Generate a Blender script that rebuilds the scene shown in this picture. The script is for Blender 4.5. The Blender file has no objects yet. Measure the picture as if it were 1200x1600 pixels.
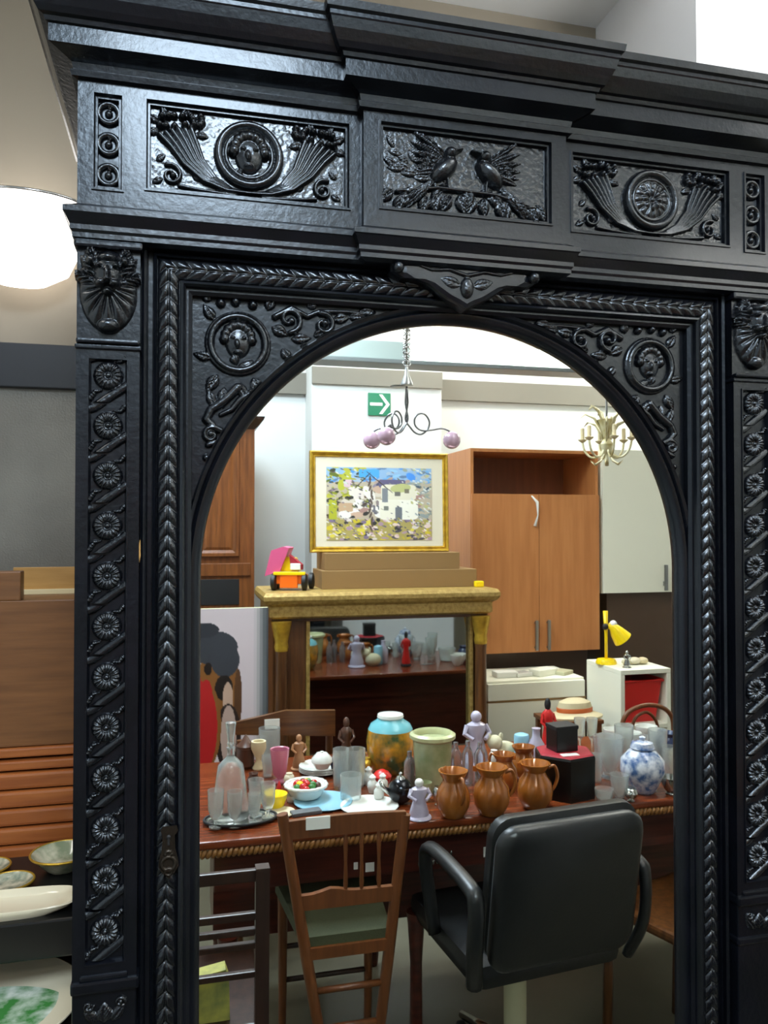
import bpy, bmesh, math, random
import numpy as np
from mathutils import Vector, Matrix
random.seed(7); np.random.seed(7)
SC = bpy.context.scene
C = SC.collection
PI = math.pi

# ------------------------------------------------------------------ camera, world, light, exposure
F, CX, CY, D, H = 1250.0, 600.0, 800.0, 1.3, 1.6
YAW, PIT = math.atan(313/1250), math.atan(22/1250)
fw = Vector((math.sin(YAW)*math.cos(PIT), math.cos(YAW)*math.cos(PIT), math.sin(PIT)))
rt = Vector((math.cos(YAW), -math.sin(YAW), 0)); up = rt.cross(fw)
cd = bpy.data.cameras.new('camera'); cam = bpy.data.objects.new('camera', cd); C.objects.link(cam)
cam.location = (0, -D, H)
cam.rotation_euler = Matrix((rt, up, -fw)).transposed().to_euler()
cd.sensor_fit = 'VERTICAL'; cd.sensor_height = 36; cd.lens = 36*F/1600; cd.clip_start = .02
SC.camera = cam
SC.view_settings.view_transform = 'Standard'; SC.view_settings.look = 'None'
SC.view_settings.gamma = 1; SC.view_settings.use_curve_mapping = False
SC.view_settings.exposure = 0.12
W = bpy.data.worlds.new('world'); SC.world = W; W.use_nodes = True
W.node_tree.nodes['Background'].inputs[0].default_value = (.75, .85, 1, 1)
W.node_tree.nodes['Background'].inputs[1].default_value = .25

def area(loc, sx, sy, e, col=(1, .97, .93), rot=(0, 0, 0)):
    l = bpy.data.lights.new('ceiling_light', 'AREA'); l.shape = 'RECTANGLE'; l.size = sx; l.size_y = sy  # one name for room fittings and the added lights
    l.energy = e; l.color = col
    o = bpy.data.objects.new('ceiling_or_added_lamp', l); C.objects.link(o); o.location = loc; o.rotation_euler = rot
    return o
CEIL = 3.24
area((.06, -1.95, CEIL-.09), .60, 1.2, 112, (.72, .86, 1))     # tube fitting above the photographer
area((1.6, -3.1, CEIL-.09), 1.2, .3, 22, (1, .97, .9))
area((3.3, -2.9, CEIL-.09), 1.2, .3, 44, (1, .98, .92))
area((.1, -3.1, CEIL-.09), 1.2, .3, 13, (1, .98, .95))
area((1.6, -.25, 2.83),   .1, 1.2, 48, (1, .99, .96), (PI, 0, 0))  # added upward light, whitens the ceiling above the cornice
area((1.6, -.25, 2.75), .1, 1.2, 3, (1, .99, .96))  # weak downward side of the same added light
area((-1.15, -.1, CEIL-.09), .3, 1.2, 12, (1, .95, .88))  # added light, brightens the plates and desk at far left

def ray(px, py): return fw + rt*((px-CX)/F) - up*((py-CY)/F)
def at(px, py, Y):
    d = ray(px, py); t = (Y+D)/d.y
    return Vector((t*d.x, Y, H+t*d.z))
def atz(px, py, z):
    d = ray(px, py); t = (z-H)/d.z
    return Vector((t*d.x, -D+t*d.y, z))
def mpp(p):                                                    # metres per pixel at a point
    return (Vector((p[0], p[1]+D, p[2]-H))).dot(fw)/F

# ------------------------------------------------------------------ helpers
# Things reflected in the mirror stand in front of it, on the photographer's side (y < 0). Their
# builders measure y as distance from the mirror, and FL = -1 turns that into the room's own y.
FL = 1
class MB:
    def __init__(s): s.v = []; s.f = []; s.m = []; s.mi = 0
    def add(s, vs, fs):
        n = len(s.v); s.v += [tuple(v) for v in vs]; s.f += [tuple(i+n for i in f) for f in fs]; s.m += [s.mi]*len(fs); return s
    def box(s, x0, x1, y0, y1, z0, z1, b=0, M=None):
        if b:
            bm = bmesh.new(); bmesh.ops.create_cube(bm, size=1)
            for v in bm.verts: v.co = ((x0+x1)/2+v.co.x*(x1-x0), (y0+y1)/2+v.co.y*(y1-y0), (z0+z1)/2+v.co.z*(z1-z0))
            b = min(b, .49*min(abs(x1-x0), abs(y1-y0), abs(z1-z0)))
            bmesh.ops.bevel(bm, geom=bm.edges[:], offset=b, segments=2, affect='EDGES', profile=.6)
            bm.verts.index_update(); vs = [v.co.copy() for v in bm.verts]; fs = [[v.index for v in f.verts] for f in bm.faces]; bm.free()
        else:
            vs = [Vector((x, y, z)) for z in (z0, z1) for y in (y0, y1) for x in (x0, x1)]
            fs = [(0, 2, 3, 1), (4, 5, 7, 6), (0, 1, 5, 4), (2, 6, 7, 3), (0, 4, 6, 2), (1, 3, 7, 5)]
        if M: vs = [M @ v for v in vs]
        return s.add(vs, fs)
    def lathe(s, prof, seg=24, o=(0, 0, 0), sx=1, sy=1, M=None):
        vs = []; fs = []
        for r, z in prof:
            for k in range(seg):
                a = 2*PI*k/seg; vs.append(Vector((o[0]+r*sx*math.cos(a), o[1]+r*sy*math.sin(a), o[2]+z)))
        for i in range(len(prof)-1):
            for k in range(seg):
                a, b = i*seg+k, i*seg+(k+1) % seg; fs.append((a, b, b+seg, a+seg))
        fs.append(tuple(range(seg-1, -1, -1))); fs.append(tuple(range((len(prof)-1)*seg, len(prof)*seg)))
        if M: vs = [M @ v for v in vs]
        return s.add(vs, fs)
    def ball(s, c, rx, ry=None, rz=None, seg=16, n=10, M=None):
        ry = ry or rx; rz = rz or rx
        pr = [(max(.02, math.sin(PI*i/n)), -math.cos(PI*i/n)*rz) for i in range(n+1)]
        return s.lathe(pr, seg, c, rx, ry, M)
    def tube(s, pts, r, seg=8, closed=False, flat=1):
        pts = [Vector(p) for p in pts]; n = len(pts); R = r if isinstance(r, (list, tuple)) else [r]*n
        vs = []; fs = []; nrm = None
        for i, p in enumerate(pts):
            if closed: t = pts[(i+1) % n]-pts[i-1]
            else: t = pts[min(i+1, n-1)]-pts[max(i-1, 0)]
            t.normalize()
            if nrm is None: nrm = t.orthogonal().normalized() if abs(t.z) > .95 else t.cross(Vector((0, 0, 1))).normalized()
            nrm = (nrm-t*nrm.dot(t)).normalized(); bn = t.cross(nrm)
            for k in range(seg):
                a = 2*PI*k/seg; vs.append(p+nrm*(R[i]*math.cos(a))+bn*(R[i]*flat*math.sin(a)))
        m = n if closed else n-1
        for i in range(m):
            j = (i+1) % n
            for k in range(seg):
                k2 = (k+1) % seg; fs.append((i*seg+k, i*seg+k2, j*seg+k2, j*seg+k))
        if not closed: fs.append(tuple(range(seg-1, -1, -1))); fs.append(tuple(range((n-1)*seg, n*seg)))
        return s.add(vs, fs)
    def bar(s, a, b, w, d):                                    # square bar between two points, w across x, d across y
        a = Vector(a); b = Vector(b); vs = []
        for p in (a, b):
            for sx, sy in ((-1, -1), (1, -1), (1, 1), (-1, 1)): vs.append(p+Vector((sx*w/2, sy*d/2, 0)))
        return s.add(vs, [(3, 2, 1, 0), (4, 5, 6, 7)]+[(i, (i+1) % 4, (i+1) % 4+4, i+4) for i in range(4)])
    def prism(s, poly, d0, d1, ax='y'):                         # polygon in xz pushed through y, or in xy through z
        n = len(poly)
        if ax == 'y': vs = [Vector((x, d, z)) for d in (d0, d1) for x, z in poly]
        elif ax == 'x': vs = [Vector((d, x, z)) for d in (d0, d1) for x, z in poly]
        else: vs = [Vector((x, z, d)) for d in (d0, d1) for x, z in poly]
        return s.add(vs, [tuple(range(n)), tuple(range(2*n-1, n-1, -1))]+[(i, i+n, (i+1) % n+n, (i+1) % n) for i in range(n)])
    def rings(s, rs, closed=True, cap0=False, cap1=False):      # loft through lists of points
        n = len(rs[0]); vs = [p for r in rs for p in r]; fs = []
        for i in range(len(rs)-1):
            for k in range(n if closed else n-1):
                a, b = i*n+k, i*n+(k+1) % n; fs.append((a, b, b+n, a+n))
        if cap0: fs.append(tuple(range(n-1, -1, -1)))
        if cap1: fs.append(tuple(range((len(rs)-1)*n, len(rs)*n)))
        return s.add(vs, fs)
    def build(s, name, mats, parent=None, smooth=False, loc=None, rz=0, recalc=True):
        me = bpy.data.meshes.new(name)
        me.from_pydata([(x, y*FL, z) for x, y, z in s.v], [], [tuple(reversed(f)) if FL < 0 else f for f in s.f])
        mats = mats if isinstance(mats, (list, tuple)) else [mats]
        for m in mats: me.materials.append(m)
        if len(mats) > 1: me.polygons.foreach_set('material_index', s.m)
        if recalc:
            bm = bmesh.new(); bm.from_mesh(me); bmesh.ops.recalc_face_normals(bm, faces=bm.faces[:]); bm.to_mesh(me); bm.free()
        if smooth:
            me.polygons.foreach_set('use_smooth', [True]*len(me.polygons))
            if smooth != 2: me.set_sharp_from_angle(angle=.7)
        o = bpy.data.objects.new(name, me); C.objects.link(o)
        if parent: o.parent = parent
        if loc is not None: o.location = (loc[0], loc[1]*FL, loc[2]); o.rotation_euler = (0, 0, rz*FL)
        return o
def tag(o, label, cat=None, group=None):
    o['label'] = label
    if cat: o['category'] = cat
    if group: o['group'] = group
    return o
def thing(name, label, cat, loc=(0, 0, 0), rz=0, group=None):
    o = bpy.data.objects.new(name, None); C.objects.link(o); o.empty_display_size = .05
    o.location = (loc[0], loc[1]*FL, loc[2]); o.rotation_euler = (0, 0, rz*FL)
    return tag(o, label, cat, group)
def struct(o): o['kind'] = 'structure'; return o
def kids(o): return [c for c in bpy.data.objects if c.parent == o]
def dup(o, parent=None, loc=None, rz=None, label=None, scale=None):
    c = o.copy(); C.objects.link(c); c.parent = parent
    if loc is not None: c.location = (loc[0], loc[1]*FL, loc[2])
    if rz is not None: c.rotation_euler = (0, 0, rz*FL)
    if scale: c.scale = (scale,)*3
    if label: c['label'] = label
    for k in kids(o): dup(k, c)
    return c

def smooth(P, n=5):
    P = [Vector(p) for p in P]; Q = []
    for i in range(len(P)-1):
        p0, p1, p2, p3 = P[max(i-1, 0)], P[i], P[i+1], P[min(i+2, len(P)-1)]
        for s_ in range(n):
            u = s_/n; Q.append(.5*((2*p1)+(p2-p0)*u+(2*p0-5*p1+4*p2-p3)*u*u+(3*p1-p0-3*p2+p3)*u**3))
    return Q+[P[-1]]

# ------------------------------------------------------------------ materials
def hexc(c):
    if isinstance(c, str):
        c = [int(c[i:i+2], 16)/255 for i in (0, 2, 4)]
        return tuple(x/12.92 if x <= .04045 else ((x+.055)/1.055)**2.4 for x in c)+(1,)
    return tuple(c)[:3]+(1,)
def mat(name, col, rough=.5, metal=0, var=None, vs=8, bump=0, bs=60, wood=None, trans=0, emit=None, spec=None, stretch=(1, 1, 1), coat=0, ior=None):
    m = bpy.data.materials.new(name); m.use_nodes = True; nt = m.node_tree; N = nt.nodes; L = nt.links; b = N['Principled BSDF']
    b.inputs['Base Color'].default_value = hexc(col); b.inputs['Roughness'].default_value = rough; b.inputs['Metallic'].default_value = metal
    if spec is not None: b.inputs['Specular IOR Level'].default_value = spec
    if ior: b.inputs['IOR'].default_value = ior
    b.inputs['Coat Weight'].default_value = coat; b.inputs['Coat Roughness'].default_value = .15
    b.inputs['Transmission Weight'].default_value = trans
    tc = N.new('ShaderNodeTexCoord'); mp = N.new('ShaderNodeMapping'); mp.inputs['Scale'].default_value = stretch; L.new(tc.outputs['Object'], mp.inputs[0])
    if var or wood:
        nz = N.new('ShaderNodeTexNoise'); nz.inputs['Scale'].default_value = vs; nz.inputs['Detail'].default_value = 6; L.new(mp.outputs[0], nz.inputs[0])
        rp = N.new('ShaderNodeValToRGB'); L.new(nz.outputs[0], rp.inputs[0]); L.new(rp.outputs[0], b.inputs['Base Color'])
        rp.color_ramp.elements[0].position = .35; rp.color_ramp.elements[1].position = .65
        rp.color_ramp.elements[0].color = hexc(col); rp.color_ramp.elements[1].color = hexc(var or wood)
    if bump:
        n2 = N.new('ShaderNodeTexNoise'); n2.inputs['Scale'].default_value = bs; n2.inputs['Detail'].default_value = 4; L.new(mp.outputs[0], n2.inputs[0])
        bp = N.new('ShaderNodeBump'); bp.inputs['Strength'].default_value = bump; bp.inputs['Distance'].default_value = .002
        L.new(n2.outputs[0], bp.inputs['Height']); L.new(bp.outputs[0], b.inputs['Normal'])
    if emit:
        b.inputs['Emission Color'].default_value = hexc(emit[0]); b.inputs['Emission Strength'].default_value = emit[1]
    return m
def tint(m):
    m.node_tree.nodes['Principled BSDF'].inputs['Specular Tint'].default_value = (.82, .92, 1, 1); return m
def wood(name, a, b, rough=.4, ax='z', vs=10, bump=.1):
    st = {'z': (6, 6, .5), 'x': (.5, 6, 6), 'y': (6, .5, 6)}[ax]
    return mat(name, a, rough, wood=b, vs=vs, stretch=st, bump=bump, bs=30)
EB = mat('ebonised_wood', '05070b', .30, var='0b0c12', vs=14, bump=.35, bs=110, spec=.34, coat=.20)
EBc = mat('carved_ebonised_wood', '07080b', .24, var='0f1014', vs=30, bump=.6, bs=190, spec=.5, coat=.35)
EBd = mat('rough_black_wood', '060608', .7, bump=.4, bs=40)
tint(EB); tint(EBc)
MIR = mat('mirror_silver', (.86, .88, .85), 0.012, 1)
M_ = dict(
    wall=mat('white_wall_paint', 'd3d6d4', .8, bump=.05, bs=20), beige=mat('beige_wall_paint', '8b8375', .8, bump=.05, bs=20),
    grey=mat('grey_band_paint', '78756c', .8), ceil=mat('white_ceiling_paint', 'e9ebec', .85), colm=mat('pillar_paint', 'dedfe2', .8),
    floor=mat('grey_floor_tiles', '625e4c', .38, var='6e6a57', vs=3, bump=.05, bs=15),
    black=mat('black_lacquer', '0a0a0b', .3), dark=mat('black_vinyl', '141617', .38, bump=.15, bs=120), blk=mat('matt_black', '0b0b0c', .6),
    gilt=mat('gilt', 'd6ad3a', .32, .6, var='b08a30', vs=30, bump=.6, bs=120), dullgilt=mat('dull_gilt_moulding', 'b89a58', .45, .3, var='94773c', vs=60, bump=.7, bs=110),
    walnut=wood('walnut', '4a2c16', '6b4322', .3), walnutx=wood('walnut_rail', '4a2c16', '6b4322', .3, 'x'), maho=wood('mahogany', '3a160d', '57251a', .28, 'x'), mahotop=wood('mahogany_top', '7c3a1c', '5a2712', .2, 'x'),
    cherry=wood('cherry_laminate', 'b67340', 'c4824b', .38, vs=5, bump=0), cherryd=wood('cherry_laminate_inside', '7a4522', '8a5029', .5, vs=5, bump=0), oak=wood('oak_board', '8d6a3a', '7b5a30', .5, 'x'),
    chair=wood('chair_wood', '613619', '734321', .35), dchair=wood('dark_chair_wood', '2a1a14', '3a251b', .35), desk=wood('desk_wood', '7a4f2a', '664020', .4, 'x'), deskr=wood('red_desk_wood', '8a4a22', 'a05c2c', .35, 'x'),
    pine=wood('pale_pine', 'b98d4e', 'a87c3f', .5, 'x'), carvcab=wood('carved_cabinet_wood', '7e4a22', '5f3416', .35),
    white=mat('white_laminate', 'ecead6', .4), whiteg=mat('white_gloss', 'e8e8e2', .2), cream=mat('cream_plastic', 'b9b592', .45), paper=mat('paper', 'ecece4', .7),
    cer=mat('white_ceramic', 'e4e4dc', .12, coat=.5), creamcer=mat('cream_ceramic', 'd9cdb0', .15, coat=.4), chrome=mat('chrome', 'c8c8c8', .12, 1), scroll=mat('dark_steel', '77797b', .3, .9), steel=mat('brushed_steel', '9a9a98', .35, 1),
    glass=mat('cut_glass', (.90, .95, .93), .06, trans=.84, ior=1.45, bump=.5, bs=110), smoke=mat('grey_glass', (.55, .58, .6), .05, trans=.85, ior=1.45),
    copper=mat('glazed_copper_pottery', 'b06a28', .14, .15, var='8a4c1c', vs=10, coat=.6), coppin=mat('jug_rim', 'a85a24', .2),
    red=mat('red_plastic', 'c8231f', .35), redv=mat('red_velvet', '9c1224', .7), orange=mat('orange_plastic', 'ef6a12', .35), yellow=mat('yellow_paint', 'f2cf0c', .3),
    pink=mat('pink_plastic', 'd0557f', .4), pinkg=mat('pink_glass', (.78, .3, .42), .08, trans=.45), lilac=mat('mauve_glass', (.62, .42, .52), .1, trans=.3, coat=.5),
    green=mat('exit_sign_green', '0c6b4c', .4, emit=('0c6b4c', .25)), signw=mat('exit_sign_white', 'f4fff8', .4, emit=('f4fff8', .3)),
    antgold=mat('antique_gold_leaf', 'b3a36c', .4, .3, var='d9d2b0', vs=30), statue=mat('dark_bronze_figure', '4a2b1c', .3, bump=.6, bs=60), tan=mat('tan_figure', '9a6a44', .45, bump=.4, bs=80),
    hat=mat('straw_cream', 'cfbf98', .6, bump=.3, bs=90), oband=mat('orange_band', 'c8622a', .5), gpot=mat('olive_green_glaze', '8a9468', .25, var='b3b68e', vs=12, coat=.4),
    navy=mat('navy_ceramic', '1d2a4e', .3), bluew=mat('blue_and_white_porcelain', 'dfe3ea', .12, var='3f6294', vs=38, coat=.5), ltblue=mat('pale_blue_glaze', '8fc0d4', .2),
    majol=mat('majolica_glaze', 'd9961c', .2, var='3f5a33', vs=22, coat=.5), sky=mat('turquoise_glaze', '6fb3bb', .2), plush=mat('cream_plush', 'cfc7a6', .9, bump=.8, bs=90),
    lav=mat('lavender_porcelain', 'b9b2c4', .2, coat=.4), grn=mat('green_plate_print', 'dfe2d4', .15, var='3f7d3c', vs=26, coat=.5), card=mat('brown_cardboard', '8a6a3e', .7), greenfab=mat('olive_upholstery', '43462d', .85, bump=.5, bs=150),
    silver=mat('silver_plate', 'b8bab5', .2, 1), brownp=mat('brown_panel', '4b3727', .45), greyp=mat('grey_satin_panel', '6f6c64', .35, .3, var='7e7b72', vs=5, bump=.3, bs=200),
    gray=mat('grey_plastic', '55585c', .4), bag=mat('yellow_printed_bag', 'c7bd58', .5, var='6d7a4a', vs=16), cherryf=mat('red_fruit', 'b31414', .2), leafg=mat('green_leaf', '2e6b2a', .4),
    lamp=mat('lit_opal_glass', 'ffffff', .3, emit=('fff6ec', 3.2)), tube=mat('lit_fluorescent_diffuser', 'ffffff', .3, emit=('f4fff8', 4.5)), fixt=mat('pale_fixture_paint', 'a9b5ae', .5))
PICM = bpy.data.materials.new('painted_canvas'); PICM.use_nodes = True
_a = PICM.node_tree.nodes.new('ShaderNodeAttribute'); _a.attribute_name = 'Col'
PICM.node_tree.links.new(_a.outputs['Color'], PICM.node_tree.nodes['Principled BSDF'].inputs['Base Color'])
PICM.node_tree.nodes['Principled BSDF'].inputs['Roughness'].default_value = .45

# ------------------------------------------------------------------ room shell (real y)
def sbox(name, x0, x1, y0, y1, z0, z1, m): return struct(MB().box(x0, x1, y0, y1, z0, z1).build(name, m))
XL, XR, YB, YF = -1.9, 4.4, -3.72, 1.06
sbox('floor', XL-.1, XR+.1, YB-.1, YF+.1, -.1, 0, M_['floor'])
sbox('ceiling', XL-.1, XR+.1, YB-.1, YF+.1, CEIL, CEIL+.1, M_['ceil'])
sbox('wall_left', XL-.1, XL, YB, YF, 0, CEIL, M_['wall'])
sbox('wall_right', XR, XR+.1, YB, YF, 0, CEIL, M_['wall'])
sbox('wall_back', XL, XR, YF, YF+.1, 0, CEIL, M_['beige'])
sbox('wall_front', XL, XR, YB-.1, YB, 0, CEIL, M_['wall'])
sbox('wall_pillar', 1.31, 2.3, .53, YF, 0, CEIL, M_['colm'])
pl, pr = at(487, 700, 3.46).x, at(690, 700, 3.46).x
struct(MB().box(pl, pr, -3.72, -3.46, 0, CEIL, .004).build('wall_column', M_['wall']))
z0, z1 = at(780, 628, 3.68).z, at(780, 597, 3.68).z
sbox('trim_1', pr, XR, -3.72, -3.68, z0, z1, M_['grey'])
sbox('trim_2', XL, pl, -3.72, -3.68, z0, z1, M_['grey'])
z0, z1 = at(590, 603, 3.44).z, at(590, 577, 3.44).z
sbox('trim_3', pl, pr, -3.46, -3.44, z0, z1, M_['grey'])

# ------------------------------------------------------------------ carved relief
class Relief:
    def __init__(s, x0, x1, z0, z1, step=.0015):
        s.x = np.arange(x0, x1+step/2, step); s.z = np.arange(z0, z1+step/2, step)
        s.U, s.Vv = np.meshgrid(s.x, s.z); s.h = np.zeros_like(s.U)
    def mx(s, h): s.h = np.maximum(s.h, h); return s
    def dome(s, cx, cz, rx, rz=None, h=.01, a=0):
        rz = rz or rx; u, v = s.U-cx, s.Vv-cz; ca, sa = math.cos(a), math.sin(a)
        q = ((u*ca+v*sa)/rx)**2+((-u*sa+v*ca)/rz)**2
        return s.mx(h*np.sqrt(np.clip(1-q, 0, 1)))
    def ring(s, cx, cz, r, w, h, sz=1, n=0):
        u, v = s.U-cx, (s.Vv-cz)/sz; d = np.abs(np.hypot(u, v)-r)/w; g = h*np.sqrt(np.clip(1-d*d, 0, 1))
        if n: g = g*(.72+.28*np.cos(n*np.arctan2(v, u)))
        return s.mx(g)
    def stroke(s, pts, w, h, rib=0):
        n = len(pts)-1; ws = w if isinstance(w, (list, tuple)) else (w, w); L = 0
        for i in range(n):
            (ax, az), (bx, bz) = pts[i], pts[i+1]; dx, dz = bx-ax, bz-az; l = math.hypot(dx, dz)+1e-9
            t = np.clip(((s.U-ax)*dx+(s.Vv-az)*dz)/l**2, 0, 1); d = np.hypot(s.U-ax-t*dx, s.Vv-az-t*dz)
            k = (i+t)/n; wl = ws[0]+(ws[1]-ws[0])*k; q = d/np.maximum(wl, 1e-5)
            g = h*(.5+.5*wl/max(ws))*np.sqrt(np.clip(1-q*q, 0, 1))
            if rib: g = g*(.72+.28*np.cos((L+t*l)*2*PI/rib))
            s.mx(g); L += l
        return s
    def leaf(s, x, z, l, w, a, h, ribs=5):
        u, v = s.U-x, s.Vv-z; ca, sa = math.cos(a), math.sin(a); t = (u*ca+v*sa)/l; q = (-u*sa+v*ca)/w
        env = np.clip(np.sin(PI*np.clip(t, 0, 1)**.8), 0, 1); r = np.abs(q)/np.maximum(env, 1e-4)
        g = h*np.sqrt(np.clip(1-r*r, 0, 1))*np.sqrt(env)*(.8+.2*np.cos(ribs*2*PI*(t-np.abs(q)*.6)))*(1-.45*np.exp(-(q*6)**2))
        return s.mx(np.where((t > 0) & (t < 1), g, 0))
    def rosette(s, cx, cz, r, h, n=12):
        u, v = s.U-cx, s.Vv-cz; R = np.hypot(u, v)/r; th = np.arctan2(v, u)
        g = h*np.sqrt(np.clip(1-((R-.62)/.42)**2, 0, 1))*(.62+.38*np.abs(np.cos(n*th/2)))
        s.mx(g); return s.dome(cx, cz, r*.25, h=h*.8)
    def scroll(s, cx, cz, r, turns, a0, d, w, h):
        n = int(14*turns); P = []
        for i in range(n+1):
            t = i/n; rr = r*(1-.82*t); a = a0+d*t*turns*2*PI; P.append((cx+rr*math.cos(a), cz+rr*math.sin(a)))
        s.stroke(P, (w, w*.6), h); return s.dome(P[-1][0], P[-1][1], w*1.3, h=h*1.1)
    def face(s, cx, cz, k, h):                                  # small carved head in profile relief
        s.dome(cx, cz, .021*k, .027*k, h*.75); s.dome(cx-.002*k, cz-.004*k, .006*k, .011*k, h*1.15, .15)
        for sg in (-1, 1): s.dome(cx+sg*.009*k, cz+.006*k, .006*k, .0035*k, h*1.0, .3*sg)
        s.dome(cx-.001*k, cz-.018*k, .009*k, .004*k, h*.98)
        for i in range(9):
            a = PI*(.0+i/8); s.dome(cx+.022*k*math.cos(a), cz+.004*k+.024*k*math.sin(a), .009*k, h=h*.9)
        return s
    def build(s, name, y, parent, m=None, clip=None, base=0, smooth=2):
        h = s.h*(1+.06*np.random.randn(*s.h.shape)) if base == 0 else s.h
        h = s.h
        nz, nx = h.shape; keep = h > .00035
        if clip is not None: keep &= clip(s.U, s.Vv)
        kf = keep[:-1, :-1] | keep[1:, :-1] | keep[:-1, 1:] | keep[1:, 1:]
        if clip is not None:
            cf = clip(s.U, s.Vv); kf &= cf[:-1, :-1] & cf[1:, :-1] & cf[:-1, 1:] & cf[1:, 1:]
        use = np.zeros_like(keep); use[:-1, :-1] |= kf; use[1:, :-1] |= kf; use[:-1, 1:] |= kf; use[1:, 1:] |= kf
        idx = -np.ones(h.shape, int); idx[use] = np.arange(use.sum())
        V = np.stack([s.U[use], y-h[use]+.0006*(h[use] < .0003), s.Vv[use]], 1)
        jj, ii = np.nonzero(kf)
        Fc = np.stack([idx[jj, ii], idx[jj, ii+1], idx[jj+1, ii+1], idx[jj+1, ii]], 1)
        me = bpy.data.meshes.new(name); me.from_pydata(V.tolist(), [], Fc.tolist()); me.materials.append(m or EBc)
        me.polygons.foreach_set('use_smooth', [True]*len(me.polygons))
        o = bpy.data.objects.new(name, me); C.objects.link(o); o.parent = parent; return o

# ------------------------------------------------------------------ the wardrobe
XC = .451
ward = thing('wardrobe', 'tall ebonised carved wardrobe with an arched mirror door and stepped cornice', 'wardrobe', (0, 0, 0))
WL, WR, YP, BK = -.155, 1.057, -.05, .5
cl, cr = .275, .627
def path(o, dy=.025, back=BK):
    a, b, f = WL-o, WR+o, YP-o
    return [(a, back), (a, f), (cl-o, f), (cl-o, f-dy), (cr+o, f-dy), (cr+o, f), (b, f), (b, back)]
def molding(name, prof, m=EB, dy=.025, cap=True):
    mb = MB(); rs = [[(x, y, z) for x, y in path(o, dy)] for o, z in prof]
    mb.rings(rs, closed=True, cap0=True, cap1=True); return mb.build(name, m, ward)
mb = MB().box(WL+.004, WL+.03, -.02, BK, .1, 2.27).box(WR-.03, WR-.004, -.02, BK, .1, 2.27)
mb.box(WL+.03, WR-.03, BK-.02, BK, .1, 2.27).box(WL+.03, WR-.03, .03, BK-.02, .3, .32)
mb.build('carcass', EBd, ward)
molding('plinth', [(.02, 0), (.02, .085), (.008, .1), (0, .11)], dy=0)
molding('cornice', [(.0, 2.262), (.008, 2.264), (.010, 2.272), (.006, 2.275), (.008, 2.284), (.028, 2.292), (.033, 2.294), (.036, 2.295), (.036, 2.3205), (.040, 2.322), (.042, 2.328),
                    (.048, 2.330), (.053, 2.338), (.060, 2.352), (.064, 2.366), (.066, 2.368), (.066, 2.374), (.071, 2.377), (.073, 2.388), (.069, 2.390)], dy=.018)
molding('lower_moulding', [(-.004, 2.022), (.006, 2.026), (.006, 2.033), (.009, 2.037), (.009, 2.044), (.012, 2.050), (.016, 2.058), (.018, 2.060), (.018, 2.068), (.006, 2.074), (.0, 2.078)], dy=.018)
# frieze: body plus frames and recessed panels
def rectloft(mb, x0, x1, z0, z1, prof, cap=True):
    rs = [[(x0+i, y, z0+i), (x1-i, y, z0+i), (x1-i, y, z1-i), (x0+i, y, z1-i)] for i, y in prof]
    mb.rings(rs, closed=True, cap1=cap)
def frame_face(mb, x0, x1, z0, z1, ix0, ix1, iz0, iz1, y):       # flat face with a rectangular opening
    mb.add([(x0, y, z0), (x1, y, z0), (x1, y, z1), (x0, y, z1), (ix0, y, iz0), (ix1, y, iz0), (ix1, y, iz1), (ix0, y, iz1)],
           [(0, 1, 5, 4), (1, 2, 6, 5), (2, 3, 7, 6), (3, 0, 4, 7)])
FZ0, FZ1 = 2.076, 2.266
def frieze_panel(x0, x1, px0, px1, z0, z1, yf, name='frieze_panel'):
    mb = MB(); frame_face(mb, x0, x1, FZ0, FZ1, px0, px1, z0, z1, yf)
    rectloft(mb, px0, px1, z0, z1, [(0, yf), (.0, yf-.003), (.003, yf-.003), (.005, yf+.004), (.008, yf+.004), (.009, yf+.012)])
    mb.box(x0, x1, yf+.013, .02, FZ0, FZ1)
    return mb.build(name, EB, ward)
x3 = [-.135, -.089]
def stipple(parent, x0, x1, z0, z1, y):
    r = Relief(x0, x1, z0, z1, .0022); n = np.random.rand(*r.h.shape); n = (n+np.roll(n, 1, 0)+np.roll(n, 1, 1)+np.roll(n, 1, (0, 1)))/4
    r.h = .0005+.0014*n; r.build('punched_ground', y, parent)
p = frieze_panel(WL, -.075, x3[0], x3[1], 2.10, 2.248, YP)
def three(parent, cx):
    for k in range(3):
        r = Relief(cx-.022, cx+.022, 2.094+.047*k, 2.152+.047*k, .001)
        zc = 2.127+.0467*k; r.ring(cx, zc, .0145, .005, .008); r.dome(cx, zc, .006, h=.007); r.leaf(cx, zc+.004, .016, .004, 1.2, .008)
        r.build('roundel', YP+.012, parent)
three(p, -.112)
p2 = frieze_panel(WR-.08, WR, XC*2-x3[1], XC*2-x3[0], 2.10, 2.248, YP); three(p2, XC*2+.112)
PL = frieze_panel(-.075, cl, -.060, .258, 2.106, 2.248, YP)
PR = frieze_panel(cr, WR-.08, XC*2-.258, XC*2+.060, 2.106, 2.248, YP)
PC = frieze_panel(cl, cr, .300, XC*2-.300, 2.106, 2.250, YP-.018)
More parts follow.
